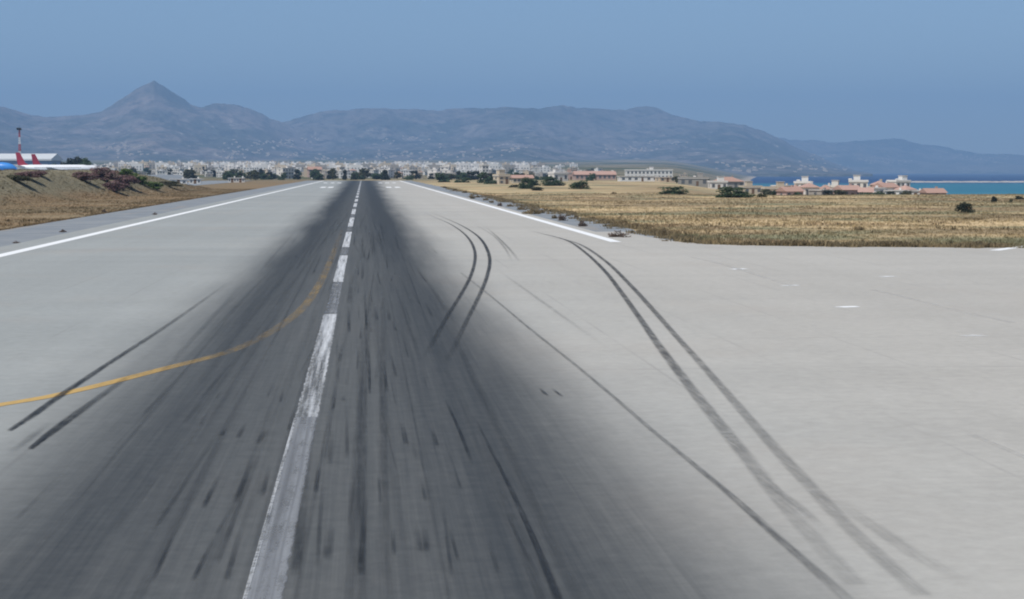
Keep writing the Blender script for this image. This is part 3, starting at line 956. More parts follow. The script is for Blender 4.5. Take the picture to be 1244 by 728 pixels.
STEM = [stem_mesh(k) for k in range(2)]
TRUNK = [trunk_mesh(k) for k in range(2)]
FOL = {}
for mname, n_, cl, lf in (('weed', 420, 12, 0.085), ('weed_purple', 420, 12, 0.085), ('green', 3000, 30, 0.042), ('olive', 2200, 24, 0.048), ('lush', 2000, 22, 0.055), ('oleander', 2600, 26, 0.048), ('dark', 2600, 24, 0.045)):
    FOL[mname] = [foliage_mesh('foliage', M[mname], 40 + 7 * k + len(mname), n_, cl, lf, 'low' if mname.startswith('weed') else 'dome') for k in range(3)]
TREE = [foliage_mesh('crown', M[m_], 90 + k, 650, 14, 0.085, sh) for k, (m_, sh) in enumerate((('green', 'tree'), ('olive', 'tree'), ('dark', 'tree'), ('green', 'dome'), ('dark', 'cypress')))]


def bush(name, label, x, y, w, h, kind, cat='bush', group=None, z=None, dep=None, seed=0):
    z = float(tz(x, y)) if z is None else z
    e = link(name, None, loc=(x, y, z - 0.02), rot=seed * 1.7, label=label, cat=cat, group=group)
    sc = (w, dep or w, h)
    if seed % 2 == 0 and dep is None: pass
    if dep is not None: e.rotation_euler = (0, 0, 0)
    link('foliage', FOL[kind][seed % 3], e, scale=sc)
    link('stem', STEM[seed % 2], e, scale=sc)
    return e


def tree(label, x, y, w, h, k, group=None, z=None, seed=0, name='tree'):
    z = float(tz(x, y)) if z is None else z
    e = link(name, None, loc=(x, y, z), rot=seed * 2.1, label=label, cat='tree', group=group)
    link('crown', TREE[k], e, scale=(w, w, h))
    link('trunk', TRUNK[seed % 2], e, scale=(w, w, h))
    return e


# weeds along the right shoulder
wl_ = [(552, 232, 6, 4), (565, 234.5, 5, 4), (580, 240, 5, 4), (590, 243.5, 6, 4), (597, 246.5, 6, 4), (620, 251, 8, 4), (635, 255, 12, 6), (655, 259, 14, 6), (674, 265.5, 7, 6), (690, 262.5, 6, 4),
       (700, 264, 6, 4), (734, 268.5, 8, 4), (758, 272, 8, 7), (772, 274.5, 8, 5), (785, 279.5, 9, 5), (793, 281, 9, 5), (745, 275.5, 9, 6), (720, 266, 6, 4), (808, 293, 8, 3), (663, 256, 6, 4), (610, 244, 6, 3), (626, 247.5, 6, 3), (540, 228.5, 5, 3)]
for k, (a, b_, w, h) in enumerate(wl_):
    x, y = G(a, b_); s = y / FPX
    bush('weed_clump', 'small dry brown weed clump along the right shoulder of the runway', x, y, w * s * 1.25, h * s * 1.3, 'weed', 'weed', 'weeds along the right shoulder', -0.03, seed=k)
for k, (a, b_, w, h, kind, lab) in enumerate([(573, 241.5, 7, 7, 'weed', 'upright dark weed on the right shoulder nearest the far town'), (608, 250.5, 6, 6, 'weed_purple', 'dark upright weed standing alone on the shoulder beside the right edge line'),
        (646, 260, 18, 9, 'weed', 'tall tan weed clump, largest on the right shoulder'), (683, 268, 10, 10, 'weed_purple', 'dark purple brown weed where the shoulder widens'),
        (708, 275, 9, 10, 'weed_purple', 'round dark purple weed alone on the grey shoulder'), (752, 288, 22, 9, 'weed_purple', 'low sprawling weed just above the end of the white edge line'),
        (807, 286, 6, 12, 'weed', 'upright brown weed where shoulder, field and taxiway meet')]):
    x, y = G(a, b_); s = y / FPX
    bush('weed_clump', lab, x, y, w * s * 1.25, h * s * 1.25, kind, 'weed', None, -0.03, seed=k)
for a, b_, w, h, lab in ((76, 282, 8, 5, 'dark weed on the left shoulder, middle of three'), (20, 295.5, 9, 4, 'low weed on the left shoulder nearest the left edge line'), (188, 261, 6, 4, 'dark weed on the left shoulder, farthest of three'), (127, 259, 7, 7, 'dark weed tuft at the edge of the left verge')):
    x, y = G(a, b_); s = y / FPX
    bush('weed_clump', lab, x, y, w * s, h * s * 1.2, 'weed_purple', 'weed', None, -0.03, seed=int(a))
# bushes in the right field
for k, (a, b_, w, h, kind, lab) in enumerate([(1171, 258.5, 24, 14, 'dark', 'dark dome shaped bush standing alone in the golden field'), (893, 240, 46, 14, 'green', 'wide dense green bush in the field before the grey houses'),
        (817, 235.5, 36, 10, 'green', 'low wide green bush in the field below the long white block'), (705, 229.5, 26, 11, 'green', 'round green bush at the field edge before the orange wall'),
        (672, 226, 30, 12, 'green', 'dark green bush left of the round one before the orange wall'), (640, 229, 20, 14, 'green', 'tall green bush in the field below the cream house'),
        (652, 231.5, 18, 5, 'olive', 'low dark scrub right of the tall green bush'), (625, 228, 14, 4, 'olive', 'low brown scrub left of the tall green bush'), (1045, 281.5, 14, 7, 'weed', 'brown dry shrub near the taxiway edge'),
        (1208, 246, 8, 8, 'dark', 'small dark bush beside the water at far right'), (1238, 243, 12, 5, 'dark', 'low dark bush at the right end of the field'), (1228, 247, 6, 5, 'olive', 'tiny olive shrub in the field at far right'),
        (925, 240, 14, 5, 'olive', 'low scrub right of the wide green bush'), (1182, 268, 30, 5, 'weed', 'flat dry scrub just below the dark dome bush'), (745, 236, 8, 4, 'weed', 'small dry shrub in the field below the long white block')]):
    x, y = G(a, b_, -0.05); s = y / FPX
    bush('shrub', lab, x, y, w * s * 1.12, h * s * 1.12, kind, 'shrub', seed=k)
# purple oleanders and green creepers on the left embankment
for k, (a, y_, x_, w, h, kind, lab) in enumerate([(0, 418, -60.5, 8, 3.2, 'oleander', 'purple brown oleander bush on the embankment, tallest of its row'), (0, 405, -56.5, 7, 2.6, 'oleander', 'purple brown oleander bush lowest on the embankment slope'),
        (0, 428, -57.0, 8, 3.2, 'oleander', 'purple brown oleander bush next to the green creeper'), (0, 395, -61.5, 6.5, 2.0, 'oleander', 'small purple shrub at the embankment top left of the oleanders'),
        (0, 455, -60, 6, 2.6, 'lush', 'bright green shrub uppermost on the far embankment slope'), (0, 458, -57, 6, 2.4, 'lush', 'bright green shrub in the middle of the far embankment slope'), (0, 464, -54.2, 6, 2.2, 'lush', 'bright green shrub lowest on the far embankment slope'),
        (0, 500, -55, 9, 1.6, 'olive', 'olive scrub beyond the green shrubs on the embankment end'),
        (0, 352, -66, 6, 1.4, 'oleander', 'low purple grey scrub on the embankment below the red tail fins'), (0, 338, -65, 6, 1.3, 'olive', 'low grey scrub on the embankment slope at far left'), (0, 365, -66, 5, 1.2, 'oleander', 'small dark scrub halfway down the embankment at left')]):
    bush('shrub', lab, x_, y_, w, h, kind, 'shrub', None, emb_z(x_, y_), seed=k)


# ------------------------------------------------------------------ buildings
MATS = [M['wall_white'], M['wall_cream'], M['wall_grey'], M['wall_pink'], M['tile'], M['slab'], M['glass'], M['shutter']]
WM = {'white': 0, 'cream': 1, 'grey': 2, 'pink': 3}


def house_parts(w, d, h, wall, roof, storeys, bays, seed=0, balcony=False):
    """front at y = -d/2, base z = -2 (set into the slope). returns list of (part name, MB, parent index)"""
    rg = random.Random(seed); m = WM[wall]; out = []
    b = MB().box(-w / 2, w / 2, -d / 2, d / 2, -2, h, m)
    out.append(('wall', b, None))
    r = MB()
    if roof == 'slab':
        r.box(-w / 2 - .3, w / 2 + .3, -d / 2 - .3, d / 2 + .3, h + .003, h + .35, 5)
        r.box(w * .2, w * .2 + .7, -.4, .4, h + .353, h + 1.1, m)
    elif roof == 'flat':
        o = 0.25
        r.box(-w / 2 - o, w / 2 + o, -d / 2 - o, d / 2 + o, h + 0.003, h + 0.3, 5)
        for x0, x1, y0, y1 in ((-w / 2 - o, w / 2 + o, -d / 2 - o, -d / 2), (-w / 2 - o, w / 2 + o, d / 2, d / 2 + o), (-w / 2 - o, -w / 2, -d / 2, d / 2), (w / 2, w / 2 + o, -d / 2, d / 2)):
            r.box(x0, x1, y0, y1, h + 0.303, h + 0.9, m)
        sx = rg.uniform(-w * .3, w * .2)
        r.box(sx, sx + 2.6, -1, 2, h + 0.303, h + 2.7, m)
        r.box(sx - .2, sx + 2.8, -1.2, 2.2, h + 2.703, h + 2.9, 5)
        if rg.random() < 0.6: r.tube([(sx - 2, 1, h + 1.0), (sx - .6, 1, h + 1.0)], [0.5, 0.5], 8, 5)
    else:
        o = 0.5; rh = (w if roof == 'gable_side' else d) * 0.24
        if roof == 'hip':
            k_ = min(w, d) / 2 + o
            v = [(-w / 2 - o, -d / 2 - o, h + .003), (w / 2 + o, -d / 2 - o, h + .003), (w / 2 + o, d / 2 + o, h + .003), (-w / 2 - o, d / 2 + o, h + .003), (-w / 2 - o + k_, 0, h + rh), (w / 2 + o - k_, 0, h + rh)]
            f = [(3, 2, 1, 0), (0, 1, 5, 4), (1, 2, 5), (2, 3, 4, 5), (3, 0, 4)]
        else:
            v = [(-w / 2 - o, -d / 2 - o, h + .003), (w / 2 + o, -d / 2 - o, h + .003), (w / 2 + o, d / 2 + o, h + .003), (-w / 2 - o, d / 2 + o, h + .003), (-w / 2 - o, 0, h + rh), (w / 2 + o, 0, h + rh)]
            f = [(3, 2, 1, 0), (0, 1, 5, 4), (1, 2, 5), (2, 3, 4, 5), (3, 0, 4)]
        r.add(v, f, 4)
        r.box(w * .18, w * .18 + .8, d * .1, d * .1 + .7, h + rh * .4, h + rh + .6, m)
    out.append(('roof', r, None))
    sh = h / storeys
    for s in range(storeys):
        for k in range(bays):
            cx = -w / 2 + w * (k + .5) / bays; ww = min(1.6, w / bays * .5)
            z0 = s * sh + sh * .3; z1 = s * sh + sh * .82
            if s == 0 and k == bays // 2:
                out.append(('door', MB().box(cx - .6, cx + .6, -d / 2 - .06, -d / 2 + .1, 0, 2.2, 7), None)); continue
            out.append(('window', MB().box(cx - ww / 2, cx + ww / 2, -d / 2 - .05, -d / 2 + .1, z0, z1, 6), None))
        if balcony and s > 0:
            out.append(('balcony', MB().box(-w / 2 + .5, w / 2 - .5, -d / 2 - 1.5, -d / 2 - .003, s * sh - .1, s * sh + .1, 5).box(-w / 2 + .5, w / 2 - .5, -d / 2 - 1.5, -d / 2 - 1.4, s * sh + .103, s * sh + .9, m), None))
    for sx in (-1, 1):
        for s in range(storeys):
            z0 = s * sh + sh * .3; z1 = s * sh + sh * .8
            x0, x1 = sorted((sx * (w / 2 - .1), sx * (w / 2 + .05)))
            out.append(('window', MB().box(x0, x1, -.7, .7, z0, z1, 6), None))
    return out


def house(name, label, x, y, w, d, h, rot, wall='white', roof='flat', storeys=2, bays=3, seed=0, group=None, cat='house', balcony=False, z=None):
    z = float(tz(x, y)) if z is None else z
    e = link(name, None, loc=(x, y, z), rot=rot, label=label, cat=cat, group=group)
    for nm, b, _ in house_parts(w, d, h, wall, roof, storeys, bays, seed, balcony):
        link(nm, b.mesh(nm, MATS), e)
    return e


def joined(w, d, h, wall, roof, storeys, bays, seed, balcony=False):
    b = MB()
    for nm, q, _ in house_parts(w, d, h, wall, roof, storeys, bays, seed, balcony):
        o = len(b.v); b.v += q.v; b.f += [tuple(i + o for i in f) for f in q.f]; b.m += q.m
    return b.mesh('house', MATS)


PROTO = {
    'white': [joined(11, 10, 6.5, 'white', 'flat', 2, 3, 1), joined(13, 11, 9.5, 'white', 'flat', 3, 4, 2, True), joined(16, 10, 6.5, 'white', 'flat', 2, 5, 3), joined(10, 9, 3.6, 'white', 'flat', 1, 3, 4)],
    'cream': [joined(12, 10, 9.5, 'cream', 'flat', 3, 3, 5, True), joined(11, 9, 6.2, 'cream', 'flat', 2, 3, 6), joined(10, 9, 5.8, 'cream', 'hip', 2, 3, 7)],
    'grey': [joined(12, 10, 6.5, 'grey', 'flat', 2, 3, 8), joined(14, 10, 3.8, 'grey', 'flat', 1, 4, 9)],
    'tile': [joined(11, 9, 5.8, 'white', 'gable', 2, 3, 10), joined(9, 9, 5.8, 'white', 'hip', 2, 3, 11)],
}
PTXT = {'white': ['two-storey white house', 'tall white house', 'long two-storey white house', 'low one-storey white house'],
        'cream': ['tall cream house', 'two-storey cream house', 'cream hip-roofed house'],
        'grey': ['two-storey grey concrete house', 'long low grey house'], 'tile': ['white red-gabled house', 'white red-hipped house']}
TXT = {'white': 'white flat-roofed house', 'cream': 'cream coloured house', 'grey': 'grey concrete house', 'tile': 'white house with red tiled roof'}


def town(group, where, n, pxr, dr, mix, seed, smin=0.48, smax=0.78, avoid=()):
    rg = random.Random(seed)
    for k in range(n):
        for _ in range(30):
            px = rg.uniform(*pxr); d = dr[0] + (dr[1] - dr[0]) * rg.random() ** 1.2
            x = P(px, 208, d).x
            if not any(a - 6 < px < b_ + 6 for a, b_ in avoid): break
        key = rg.choices(list(mix), list(mix.values()))[0]
        s = rg.uniform(smin, smax)
        kp = rg.randrange(len(PROTO[key])); q3 = (d - dr[0]) / (dr[1] - dr[0])
        row = 'front' if q3 < .25 else 'middle' if q3 < .6 else 'back'
        link('house', PROTO[key][kp], loc=(x, d, float(tz(x, d))), rot=rg.choice((0, 0, 1.57, -1.57)) + rg.gauss(0, 0.35), scale=(s, s, s * rg.uniform(0.8, 1.1)),
             label=f'{PTXT[key][kp]}, {row} rows of the town {where}', cat='house', group=f'{group}, {row} rows')


town('houses in the town left of the runway', 'left of the runway', 74, (112, 345), (1500, 3300), {'white': 6, 'cream': 3, 'grey': 1.5, 'tile': .5}, 11)
town('houses beyond the runway end', 'straight beyond the runway end', 72, (345, 500), (1330, 2600), {'white': 8, 'cream': 2, 'grey': 1.5, 'tile': .4}, 12)
town('houses right of the runway end', 'right of the runway end', 70, (495, 700), (1300, 2600), {'white': 7, 'cream': 2, 'grey': 1.5, 'tile': .8}, 13)
town('houses behind the golden field', 'behind the right field', 26, (700, 885), (1250, 2200), {'white': 3, 'cream': 3, 'grey': 3, 'tile': .6}, 14, 0.42, 0.65, ((750, 822),))
town('houses far behind at left', 'behind the hangar', 12, (60, 130), (2000, 3300), {'white': 4, 'cream': 3, 'grey': 2}, 15)

def at_px(px, d):
    return P(px, 208, d).x

rgf = random.Random(99); fb = MB()
for k in range(900):
    px = rgf.triangular(100, 720, 330); d = 2300 + 3200 * rgf.random() ** 1.3; x = P(px, 208, d).x
    z = float(tz(x, d)); w = rgf.uniform(4, 9); dd = rgf.uniform(4, 7); hh = rgf.choice((3.5, 4, 6.5, 6.5, 9.5))
    m_ = rgf.choices((0, 1, 2), (6, 2, 1))[0]
    fb.box(x - w, x + w, d - dd, d + dd, z - 3, z + hh, m_)
    fb.box(x - w * .4, x, d - dd * .3, d + dd * .4, z + hh + .003, z + hh + 2.4, m_)
    for q in range(3):
        cx = x + (q - 1) * w * .6
        fb.box(cx - .8, cx + .8, d - dd - .1, d - dd + .2, z + 1, z + 2.4, 6)
        if hh > 6: fb.box(cx - .8, cx + .8, d - dd - .1, d - dd + .2, z + 4.2, z + 5.6, 6)
link('far_town', fb.mesh('far_town', MATS), kind='stuff', label='hazy mass of tiny white houses far behind the runway', cat='town')

# buildings the photo lets one pick out
house('apartment_block', 'red brick coloured block in the white town left of the runway end', at_px(382, 1500), 1500, 11, 10, 6.5, 0.15, 'pink', 'gable', 3, 3, 41, None, 'building')
house('long_block', 'long white block with a row of dark windows behind the field', at_px(788, 1250), 1250, 33, 12, 6.0, -0.05, 'white', 'flat', 2, 12, 42, None, 'building')
house('field_house', 'cream house with flat roof at the edge of the field', at_px(609, 760), 760, 5.0, 6, 3.3, 0.35, 'cream', 'flat', 2, 2, 43)
house('field_house', 'long low cream house right of the cream flat-roofed house', at_px(634, 820), 820, 9.5, 6, 2.4, 0.1, 'cream', 'gable', 1, 5, 44)
house('tall_house', 'tall narrow white house standing above the town right of runway', at_px(588, 1300), 1300, 5, 6, 9.5, 0.3, 'white', 'flat', 4, 2, 45)
house('tall_house', 'white house with a roof room, tallest near the runway end', at_px(541, 1400), 1400, 7, 7, 8.5, -0.2, 'white', 'flat', 4, 2, 46)
house('orange_building', 'long low orange building behind the field bushes', at_px(722, 1150), 1150, 27, 10, 3.4, 0.05, 'pink', 'gable', 1, 9, 47, None, 'building')
house('orange_building', 'smaller pink building left of the long orange one', at_px(690, 1180), 1180, 12, 10, 4.2, 0.0, 'pink', 'flat', 1, 4, 48, None, 'building')
house('white_house', 'bright white house before the pink building', at_px(678, 1000), 1000, 9, 7, 4.2, 0.4, 'white', 'flat', 1, 3, 49)
house('low_block', 'low white row house under the long white block', at_px(775, 1000), 1000, 22, 8, 2.6, 0.05, 'white', 'slab', 1, 6, 50, None, 'building')
house('low_block', 'low cream row house right under the long white block', at_px(808, 980), 980, 9, 8, 2.4, 0.2, 'cream', 'slab', 1, 3, 51, None, 'building')
house('grey_house', 'wide grey house with long flat roof left of the sea', at_px(884, 820), 820, 13, 9, 4.4, 0.1, 'grey', 'hip', 1, 5, 52)
house('grey_house', 'pale house attached to the grey hipped house', at_px(872, 780), 780, 7.5, 6, 3.0, 0.0, 'white', 'flat', 1, 3, 53)
house('grey_house', 'low grey house left of the hipped grey house', at_px(842, 860), 860, 14, 9, 3.4, -0.1, 'grey', 'flat', 1, 4, 54)
house('grey_house', 'small cream house right of the hipped grey house', at_px(912, 760), 760, 8, 7, 2.6, 0.1, 'cream', 'flat', 1, 3, 55)
house('grey_house', 'dull brown house at the left end of the seaside village', at_px(940, 690), 690, 8, 7, 3.0, 0.0, 'cream', 'flat', 1, 3, 56)
vill = [(960, 640, 9, 3.0, 'pink', 'gable', 'pink gabled house leftmost among the red roofs'), (975, 690, 8, 6.0, 'white', 'flat', 'tall white house with roof room among the red roofs'),
        (983, 655, 7, 4.6, 'white', 'hip', 'white house with red hip roof beside the tall white one'), (998, 640, 7, 3.2, 'grey', 'flat', 'grey flat house in the middle of the seaside village'),
        (1012, 690, 8, 4.2, 'white', 'flat', 'white flat house behind the grey village house'), (1030, 640, 10, 3.6, 'pink', 'gable', 'broad pink house with red gable roof by the sea'),
        (1043, 690, 9, 6.6, 'white', 'flat', 'highest white house of the seaside village'), (1060, 650, 9, 4.0, 'white', 'flat', 'white house right of the highest one'),
        (1076, 660, 9, 4.4, 'white', 'gable', 'white house with red gable near the shore'), (1088, 640, 9, 3.0, 'white', 'flat', 'low white house near the right end of the village'),
        (1092, 760, 9, 6.2, 'white', 'flat', 'white house furthest back on the shore'), (1112, 640, 9, 2.8, 'white', 'flat', 'low white house before the turquoise water'), (1134, 630, 9, 2.3, 'pink', 'gable', 'small pink gabled house at the right end of the village'),
        (952, 720, 9, 4.2, 'cream', 'flat', 'cream house behind the pink gabled one at the village left')]
vill += [(1003, 668, 6, 3.6, 'white', 'hip', 'small white hip-roofed house right of the village middle'), (1022, 655, 5, 3.4, 'cream', 'flat', 'narrow cream house left of the broad pink one'),
         (1052, 632, 6, 2.6, 'cream', 'gable', 'low cream gabled house below the highest white one'), (1068, 700, 6, 5.2, 'cream', 'hip', 'cream hip-roofed house behind the right half of the village'),
         (1100, 655, 6, 3.4, 'white', 'hip', 'white hip-roofed house before the turquoise water'), (1122, 650, 5, 2.8, 'cream', 'flat', 'small cream house near the village right end'), (966, 660, 5, 3.6, 'cream', 'hip', 'small cream hip-roofed house at the village left')]
for k, (a, d, w, h, wall, roof, lab) in enumerate(vill):
    w *= 0.8; h *= 0.82
    if roof == 'flat' and 'roof room' not in lab and k % 2: roof = 'slab'
    house('village_house', lab, at_px(a, d), d, w, 7, h + 0.4, (0.3, -0.25, 0.1, 0.45, -0.4)[k % 5], wall, roof, 2 if h > 4.3 else 1, 3, 60 + k, 'seaside village houses')
rgv = random.Random(77)
for k, (a, d, w, h) in enumerate([(945, 655, 6, 3), (1005, 622, 5, 2.6), (1020, 615, 6, 2.6), (1050, 618, 8, 2.6), (1068, 622, 6, 2.4), (1085, 618, 5, 2.0), (1102, 620, 5, 2.2), (1120, 618, 4, 1.6), (968, 622, 5, 2.0), (1150, 610, 6, 1.0), (930, 640, 6, 2.6), (1036, 740, 5, 4.5)]):
    x = at_px(a, d)
    tree('dark green tree among the seaside village houses', x, d, w, h + 0.8, (0, 2, 1, 3)[k % 4], 'village trees', seed=k)

# town trees
rgt = random.Random(31)
def trees(n, pxr, dr, group, lab, kinds=(0, 1, 2, 3, 4), hr=(4, 8), wr=(5, 10)):
    for k in range(n):
        px = rgt.uniform(*pxr); d = rgt.uniform(*dr); x = P(px, 208, d).x
        tree(lab, x, d, rgt.uniform(*wr), rgt.uniform(*hr), rgt.choice(kinds), group, seed=k)
trees(34, (225, 470), (1120, 1300), 'trees beyond the runway end', 'dark tree in the row between runway end and town')
trees(26, (470, 700), (1080, 1280), 'trees right of the runway end', 'dark green tree between right field and town', hr=(3, 6))
trees(20, (150, 345), (1350, 2300), 'trees in the left town', 'dark tree among the houses of the left town')
trees(20, (350, 880), (1400, 2300), 'trees in the right town', 'tree among the houses of the middle town')
trees(11, (62, 114), (1000, 1080), 'trees beside the hangar', 'dark tree in the clump right of the hangar', (0, 2, 3), (11, 15), (9, 13))
trees(10, (820, 935), (880, 960), 'trees behind the grey houses', 'olive tree behind the grey houses', (0, 1, 2), (3, 5), (5, 8))
for a, d, w, h, lab in ((537, 900, 9, 6.5, 'large dark tree before the white houses right of the runway end'), (590, 830, 9, 7.0, 'broad dark tree left of the cream house'), (562, 860, 8, 3.5, 'low green tree left of the broad dark tree'),
                        (598, 760, 7, 2.4, 'low green tree at the foot of the cream house'), (718, 1050, 7, 6.0, 'round dark tree above the orange building'), (648, 700, 6, 3.2, 'leaning green tree at the field edge')):
    tree(lab, at_px(a, d), d, w, h, 3, seed=int(a))

# low sheds by the left taxiway
for a, d, w, lab in ((217, 760, 7, 'long low white shed on the left beyond the green shrubs'), (237, 800, 5, 'short low white shed right of the long one'), (282, 900, 4, 'small white hut left of the runway far end'), (292, 900, 4, 'small white hut right of its twin near runway end')):
    house('shed', lab, at_px(a, d), d, w, 4, 2.0, 0.05, 'white', 'slab', 1, 3, int(a), None, 'shed')

# ------------------------------------------------------------------ apron: hangar, mast, airliners
APZ = 3.1
apm = MB().add([(-420, 330, APZ - .004), (-90, 330, APZ - .004), (-105, 620, APZ - .004), (-130, 1250, APZ - .004), (-420, 1250, APZ - .004)], [(0, 1, 2, 3, 4)])
apm.add([(-90, 330, APZ - .004), (-70, 330, -.4), (-85, 620, -.4), (-110, 1250, -.4), (-130, 1250, APZ - .004), (-105, 620, APZ - .004)], [(0, 1, 2, 5), (5, 2, 3, 4)])
link('apron', apm.mesh('apron', [M['asphalt']]), kind='structure', label='raised aircraft apron behind the left embankment')
hx0, hx1, hy = at_px(-80, 1100), at_px(61, 1100), 1100
e = link('hangar', None, loc=((hx0 + hx1) / 2, hy, APZ - 2.3), label='long pale roofed hangar behind the parked airliners', cat='hangar')
hw = (hx1 - hx0) / 2
link('wall', MB().box(-hw, hw, 0, 40, -0.5, 11.2).mesh('wall', [M['hangar_wall']]), e)
b = MB(); b.add([(-hw - 1, -1, 11.2), (hw + 1, -1, 11.2), (hw + 1, 41, 11.2), (-hw - 1, 41, 11.2), (-hw - 1, -1, 12.2), (hw + 1, -1, 12.2), (hw + 1, 20, 15.6), (-hw - 1, 20, 15.6), (hw + 1, 41, 12.2), (-hw - 1, 41, 12.2)],
                [(3, 2, 1, 0), (0, 1, 5, 4), (4, 5, 6, 7), (7, 6, 8, 9), (9, 8, 2, 3), (1, 2, 8, 6, 5), (0, 4, 7, 9, 3)])
link('roof', b.mesh('roof', [M['hangar_roof']]), e)
for k in range(5):
    xk = -hw + (k + .5) * 2 * hw / 5
    link('hangar_door', MB().box(xk - 5.5, xk + 5.5, -0.15, 0.1, 0, 9).mesh('hangar_door', [M['metal']]), e)

mx_ = at_px(24.5, 1000)
e = link('floodlight_mast', None, loc=(mx_, 1000, APZ - 2.2), label='tall red and white banded mast rising above the red tail fin', cat='mast')
for k in range(7):
    z0, z1 = k * 3.9, (k + 1) * 3.9
    bb = MB()
    for sx in (-1, 1):
        for sy in (-1, 1):
            r0, r1 = 0.75 - 0.07 * k, 0.75 - 0.07 * (k + 1)
            bb.tube([(sx * r0, sy * r0, z0), (sx * r1, sy * r1, z1)], [0.13, 0.13], 5)
    for q in range(3):
        za, zb = z0 + q * 1.3, z0 + (q + 1) * 1.3; rr = 0.74 - 0.07 * k
        for s4 in range(4):
            a0 = math.pi / 4 + s4 * math.pi / 2; a1 = a0 + math.pi / 2; c_ = rr * 1.41
            bb.tube([(c_ * math.cos(a0), c_ * math.sin(a0), za), (c_ * math.cos(a1), c_ * math.sin(a1), zb)], [0.07, 0.07], 4)
    link('mast_section', bb.mesh('mast_section', [M['mast_red' if k % 2 == 0 else 'mast_white']]), e)
bb = MB().box(-1.3, 1.3, -1.0, 1.0, 27.3, 27.6)
for k in range(6):
    bb.box(-1.25 + .42 * k, -.93 + .42 * k, -1.2, -.7, 27.6, 28.5)
bb.tube([(0, 0, 27.6), (0, 0, 29.6)], [.08, .04], 5)
link('lamp_head', bb.mesh('lamp_head', [M['lamp']]), e)


def airliner(label, x, y, rot, body, fin, sc=1.0):
    """nose to +x, about 37 m long, fuselage axis 3.6 m above ground"""
    e = link('airliner', None, loc=(x, y, APZ), rot=rot, scale=(sc, sc, sc), label=label, cat='airplane')
    prof = [(18.7, .05, -.5), (18.3, .7, -.4), (17.2, 1.3, -.2), (15.6, 1.75, -.05), (13.5, 1.98, 0), (0, 1.98, 0), (-8, 1.98, 0), (-12, 1.7, .25), (-15.5, 1.05, .75), (-18, .4, 1.1), (-18.8, .12, 1.2)]
    n = 20; v, f = [], []
    for a, r_, dz in prof:
        for j in range(n):
            t_ = 2 * math.pi * j / n
            v.append((a, r_ * math.cos(t_), 3.7 + dz + r_ * math.sin(t_)))
    for k in range(len(prof) - 1):
        for j in range(n):
            f.append((k * n + j, k * n + (j + 1) % n, (k + 1) * n + (j + 1) % n, (k + 1) * n + j))
    f += [tuple(range(n)), tuple((len(prof) - 1) * n + j for j in range(n - 1, -1, -1))]
    fus = link('fuselage', mesh_from('fuselage', v, f, [M[body]], smooth=True), e)
    for s in (-1, 1):
        bw = MB()
        for k in range(26):
            xx_ = 12.5 - k * .88
            y0, y1 = sorted((s * 1.86, s * 1.97))
            bw.box(xx_ - .14, xx_ + .14, y0, y1, 4.1, 4.5)
        link('window_row', bw.mesh('window_row', [M['glass']]), fus)
        def slab(p, th):
            # p: outline of (x, y, z)
            m_ = len(p)
            vv_ = [(a, b_, c_ - th / 2) for a, b_, c_ in p] + [(a, b_, c_ + th / 2) for a, b_, c_ in p]
            ff_ = [tuple(range(m_ - 1, -1, -1)), tuple(range(m_, 2 * m_))] + [(i, (i + 1) % m_, m_ + (i + 1) % m_, m_ + i) for i in range(m_)]
            return vv_, ff_
        vv_, ff_ = slab([(4.5, s * 1.5, 2.6), (-.8, s * 16.6, 4.3), (-2.4, s * 16.6, 4.3), (-2.8, s * 6, 3.1), (-3.2, s * 1.5, 2.6)], .35)
        link('wing', mesh_from('wing', vv_, ff_, [M['metal']]), e)
        vv_, ff_ = slab([(-14.2, s * .6, 4.7), (-16.9, s * 6.1, 5.3), (-18.3, s * 6.1, 5.3), (-17.8, s * .5, 4.7)], .22)
        link('tailplane', mesh_from('tailplane', vv_, ff_, [M[body]]), e)
        link('engine', MB().tube([(4.6, s * 5.6, 1.7), (4.2, s * 5.6, 1.7), (2.2, s * 5.6, 1.7), (.6, s * 5.6, 1.75)], [.95, 1.1, 1.05, .6], 14).mesh('engine', [M[body]], True), e)
        link('main_wheel', MB().tube([(-1.6, s * 3.5, .55), (-1.6, s * 4.1, .55)], [.55, .55], 12).mesh('main_wheel', [M['tyre']]), e)
    fv = [(-12.2, 5.3), (-14.4, 6.6), (-17.0, 11.7), (-19.0, 11.7), (-18.0, 5.2)]
    m_ = len(fv)
    vv_ = [(a, -.18, b_) for a, b_ in fv] + [(a, .18, b_) for a, b_ in fv]
    ff_ = [tuple(range(m_)), tuple(range(2 * m_ - 1, m_ - 1, -1))] + [(i, m_ + i, m_ + (i + 1) % m_, (i + 1) % m_) for i in range(m_)]
    link('tail_fin', mesh_from('tail_fin', vv_, ff_, [M[fin]]), e)
    link('nose_wheel', MB().tube([(13.5, -.3, .4), (13.5, .3, .4)], [.4, .4], 12).mesh('nose_wheel', [M['tyre']]), e)
    return e


airliner('white airliner with a dark red tail fin parked beyond the embankment', at_px(67, 900), 900, 0.06, 'plane_white', 'plane_red')
airliner('bright blue airliner at the left edge, partly out of view', at_px(23, 650) - 18.7, 650, -0.12, 'plane_blue', 'plane_blue', 1.0)
airliner('airliner with a small dark red fin behind the white one', at_px(82, 985), 985, 0.25, 'plane_white', 'plane_red')

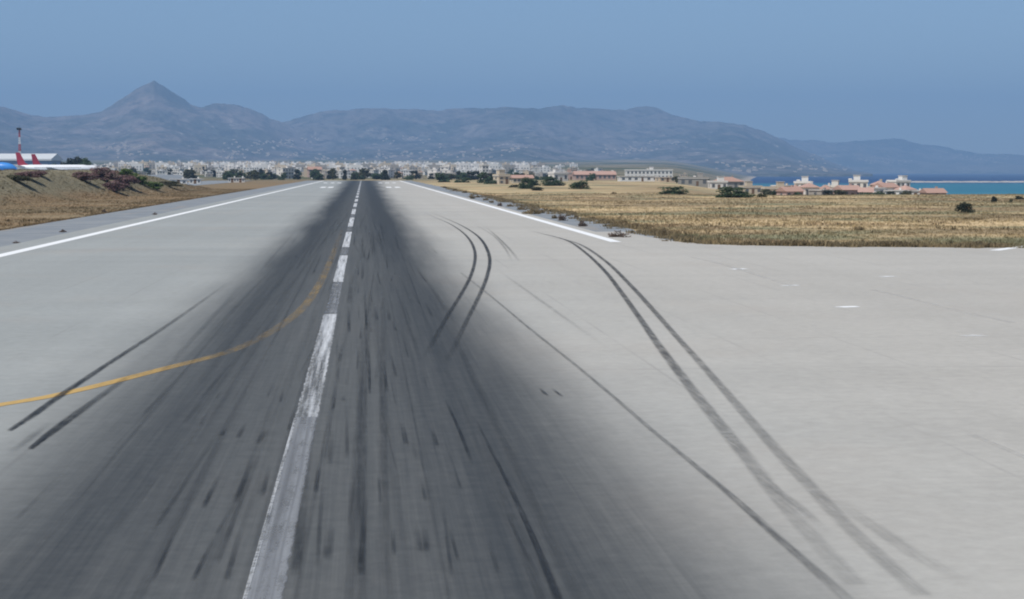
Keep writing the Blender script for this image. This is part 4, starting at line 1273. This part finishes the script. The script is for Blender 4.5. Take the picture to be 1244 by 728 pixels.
# breakwater across the bay
b = MB()
xa, xb = at_px(1085, 3900), at_px(1330, 3900)
rgb_ = random.Random(4)
n = 60
for k in range(n):
    x0 = xa + (xb - xa) * k / n; x1 = xa + (xb - xa) * (k + 1) / n
    hgt = 3.0 + rgb_.uniform(-.6, .6)
    b.add([(x0, 3893, SEA - 1), (x1, 3893, SEA - 1), (x1, 3910, SEA - 1), (x0, 3910, SEA - 1), (x0, 3897, SEA + hgt), (x1, 3897, SEA + hgt), (x1, 3905, SEA + hgt), (x0, 3905, SEA + hgt)],
          [(0, 3, 2, 1), (4, 5, 6, 7), (0, 1, 5, 4), (1, 2, 6, 5), (2, 3, 7, 6), (3, 0, 4, 7)])
link('breakwater', b.mesh('breakwater', [M['stone']]), label='long pale stone breakwater lying across the bay', cat='breakwater')

# far villages: specks of houses on the lower slopes
deps = bpy.context.evaluated_depsgraph_get()
b = MB(); rgs = random.Random(8)
def specks(n, pxr, pyr, hills):
    from mathutils.bvhtree import BVHTree
    cnt = 0
    cl = [(rgs.uniform(*pxr), rgs.uniform(*pyr)) for _ in range(max(3, n // 12))]
    for k in range(n * 3):
        if cnt >= n: break
        c0 = rgs.choice(cl)
        px, py = c0[0] + rgs.gauss(0, 14), c0[1] + rgs.gauss(0, 2.2)
        d = ray(px, py).normalized(); hit = None
        for tr in hills:
            h_ = tr.ray_cast(Vector((0, 0, CAMH)), d)
            if h_[0] is not None and (hit is None or h_[3] < hit[1]): hit = (h_[0], h_[3])
        if hit is None: continue
        q = hit[0]; w = rgs.uniform(4, 10); hh = rgs.uniform(4, 9)
        b.box(q.x - w, q.x + w, q.y - 6, q.y + 10, q.z - 10, q.z + hh); cnt += 1
from mathutils.bvhtree import BVHTree
TR = [BVHTree.FromPolygons([v.co.copy() for v in bpy.data.objects[n_].data.vertices], [tuple(p.vertices) for p in bpy.data.objects[n_].data.polygons]) for n_ in ('far_hills', 'central_mountain', 'conical_mountain')]
specks(260, (300, 800), (166, 199), TR)
specks(70, (120, 330), (175, 196), TR)
specks(120, (900, 1260), (190, 209), TR)
link('far_villages', b.mesh('far_villages', [M['wall_cream']]), kind='stuff', label='pale villages scattered over the lower mountain slopes', cat='village')

# ------------------------------------------------------------------ haze
hz = NB('haze_air')
hz.t.nodes.remove(hz.b)
pv = hz.n('ShaderNodeVolumePrincipled')
pv.inputs['Color'].default_value = (0.35, 0.60, 0.96, 1)
pv.inputs['Density'].default_value = 9.4e-5
pv.inputs['Anisotropy'].default_value = 0.0
hz.t.links.new(pv.outputs[0], hz.out.inputs['Volume'])
b = MB().box(-15500, 15500, -3100, 27500, -130, 1200)
link('haze', b.mesh('haze', [hz.mat]), kind='stuff', label='pale blue summer haze over the whole view', cat='haze')
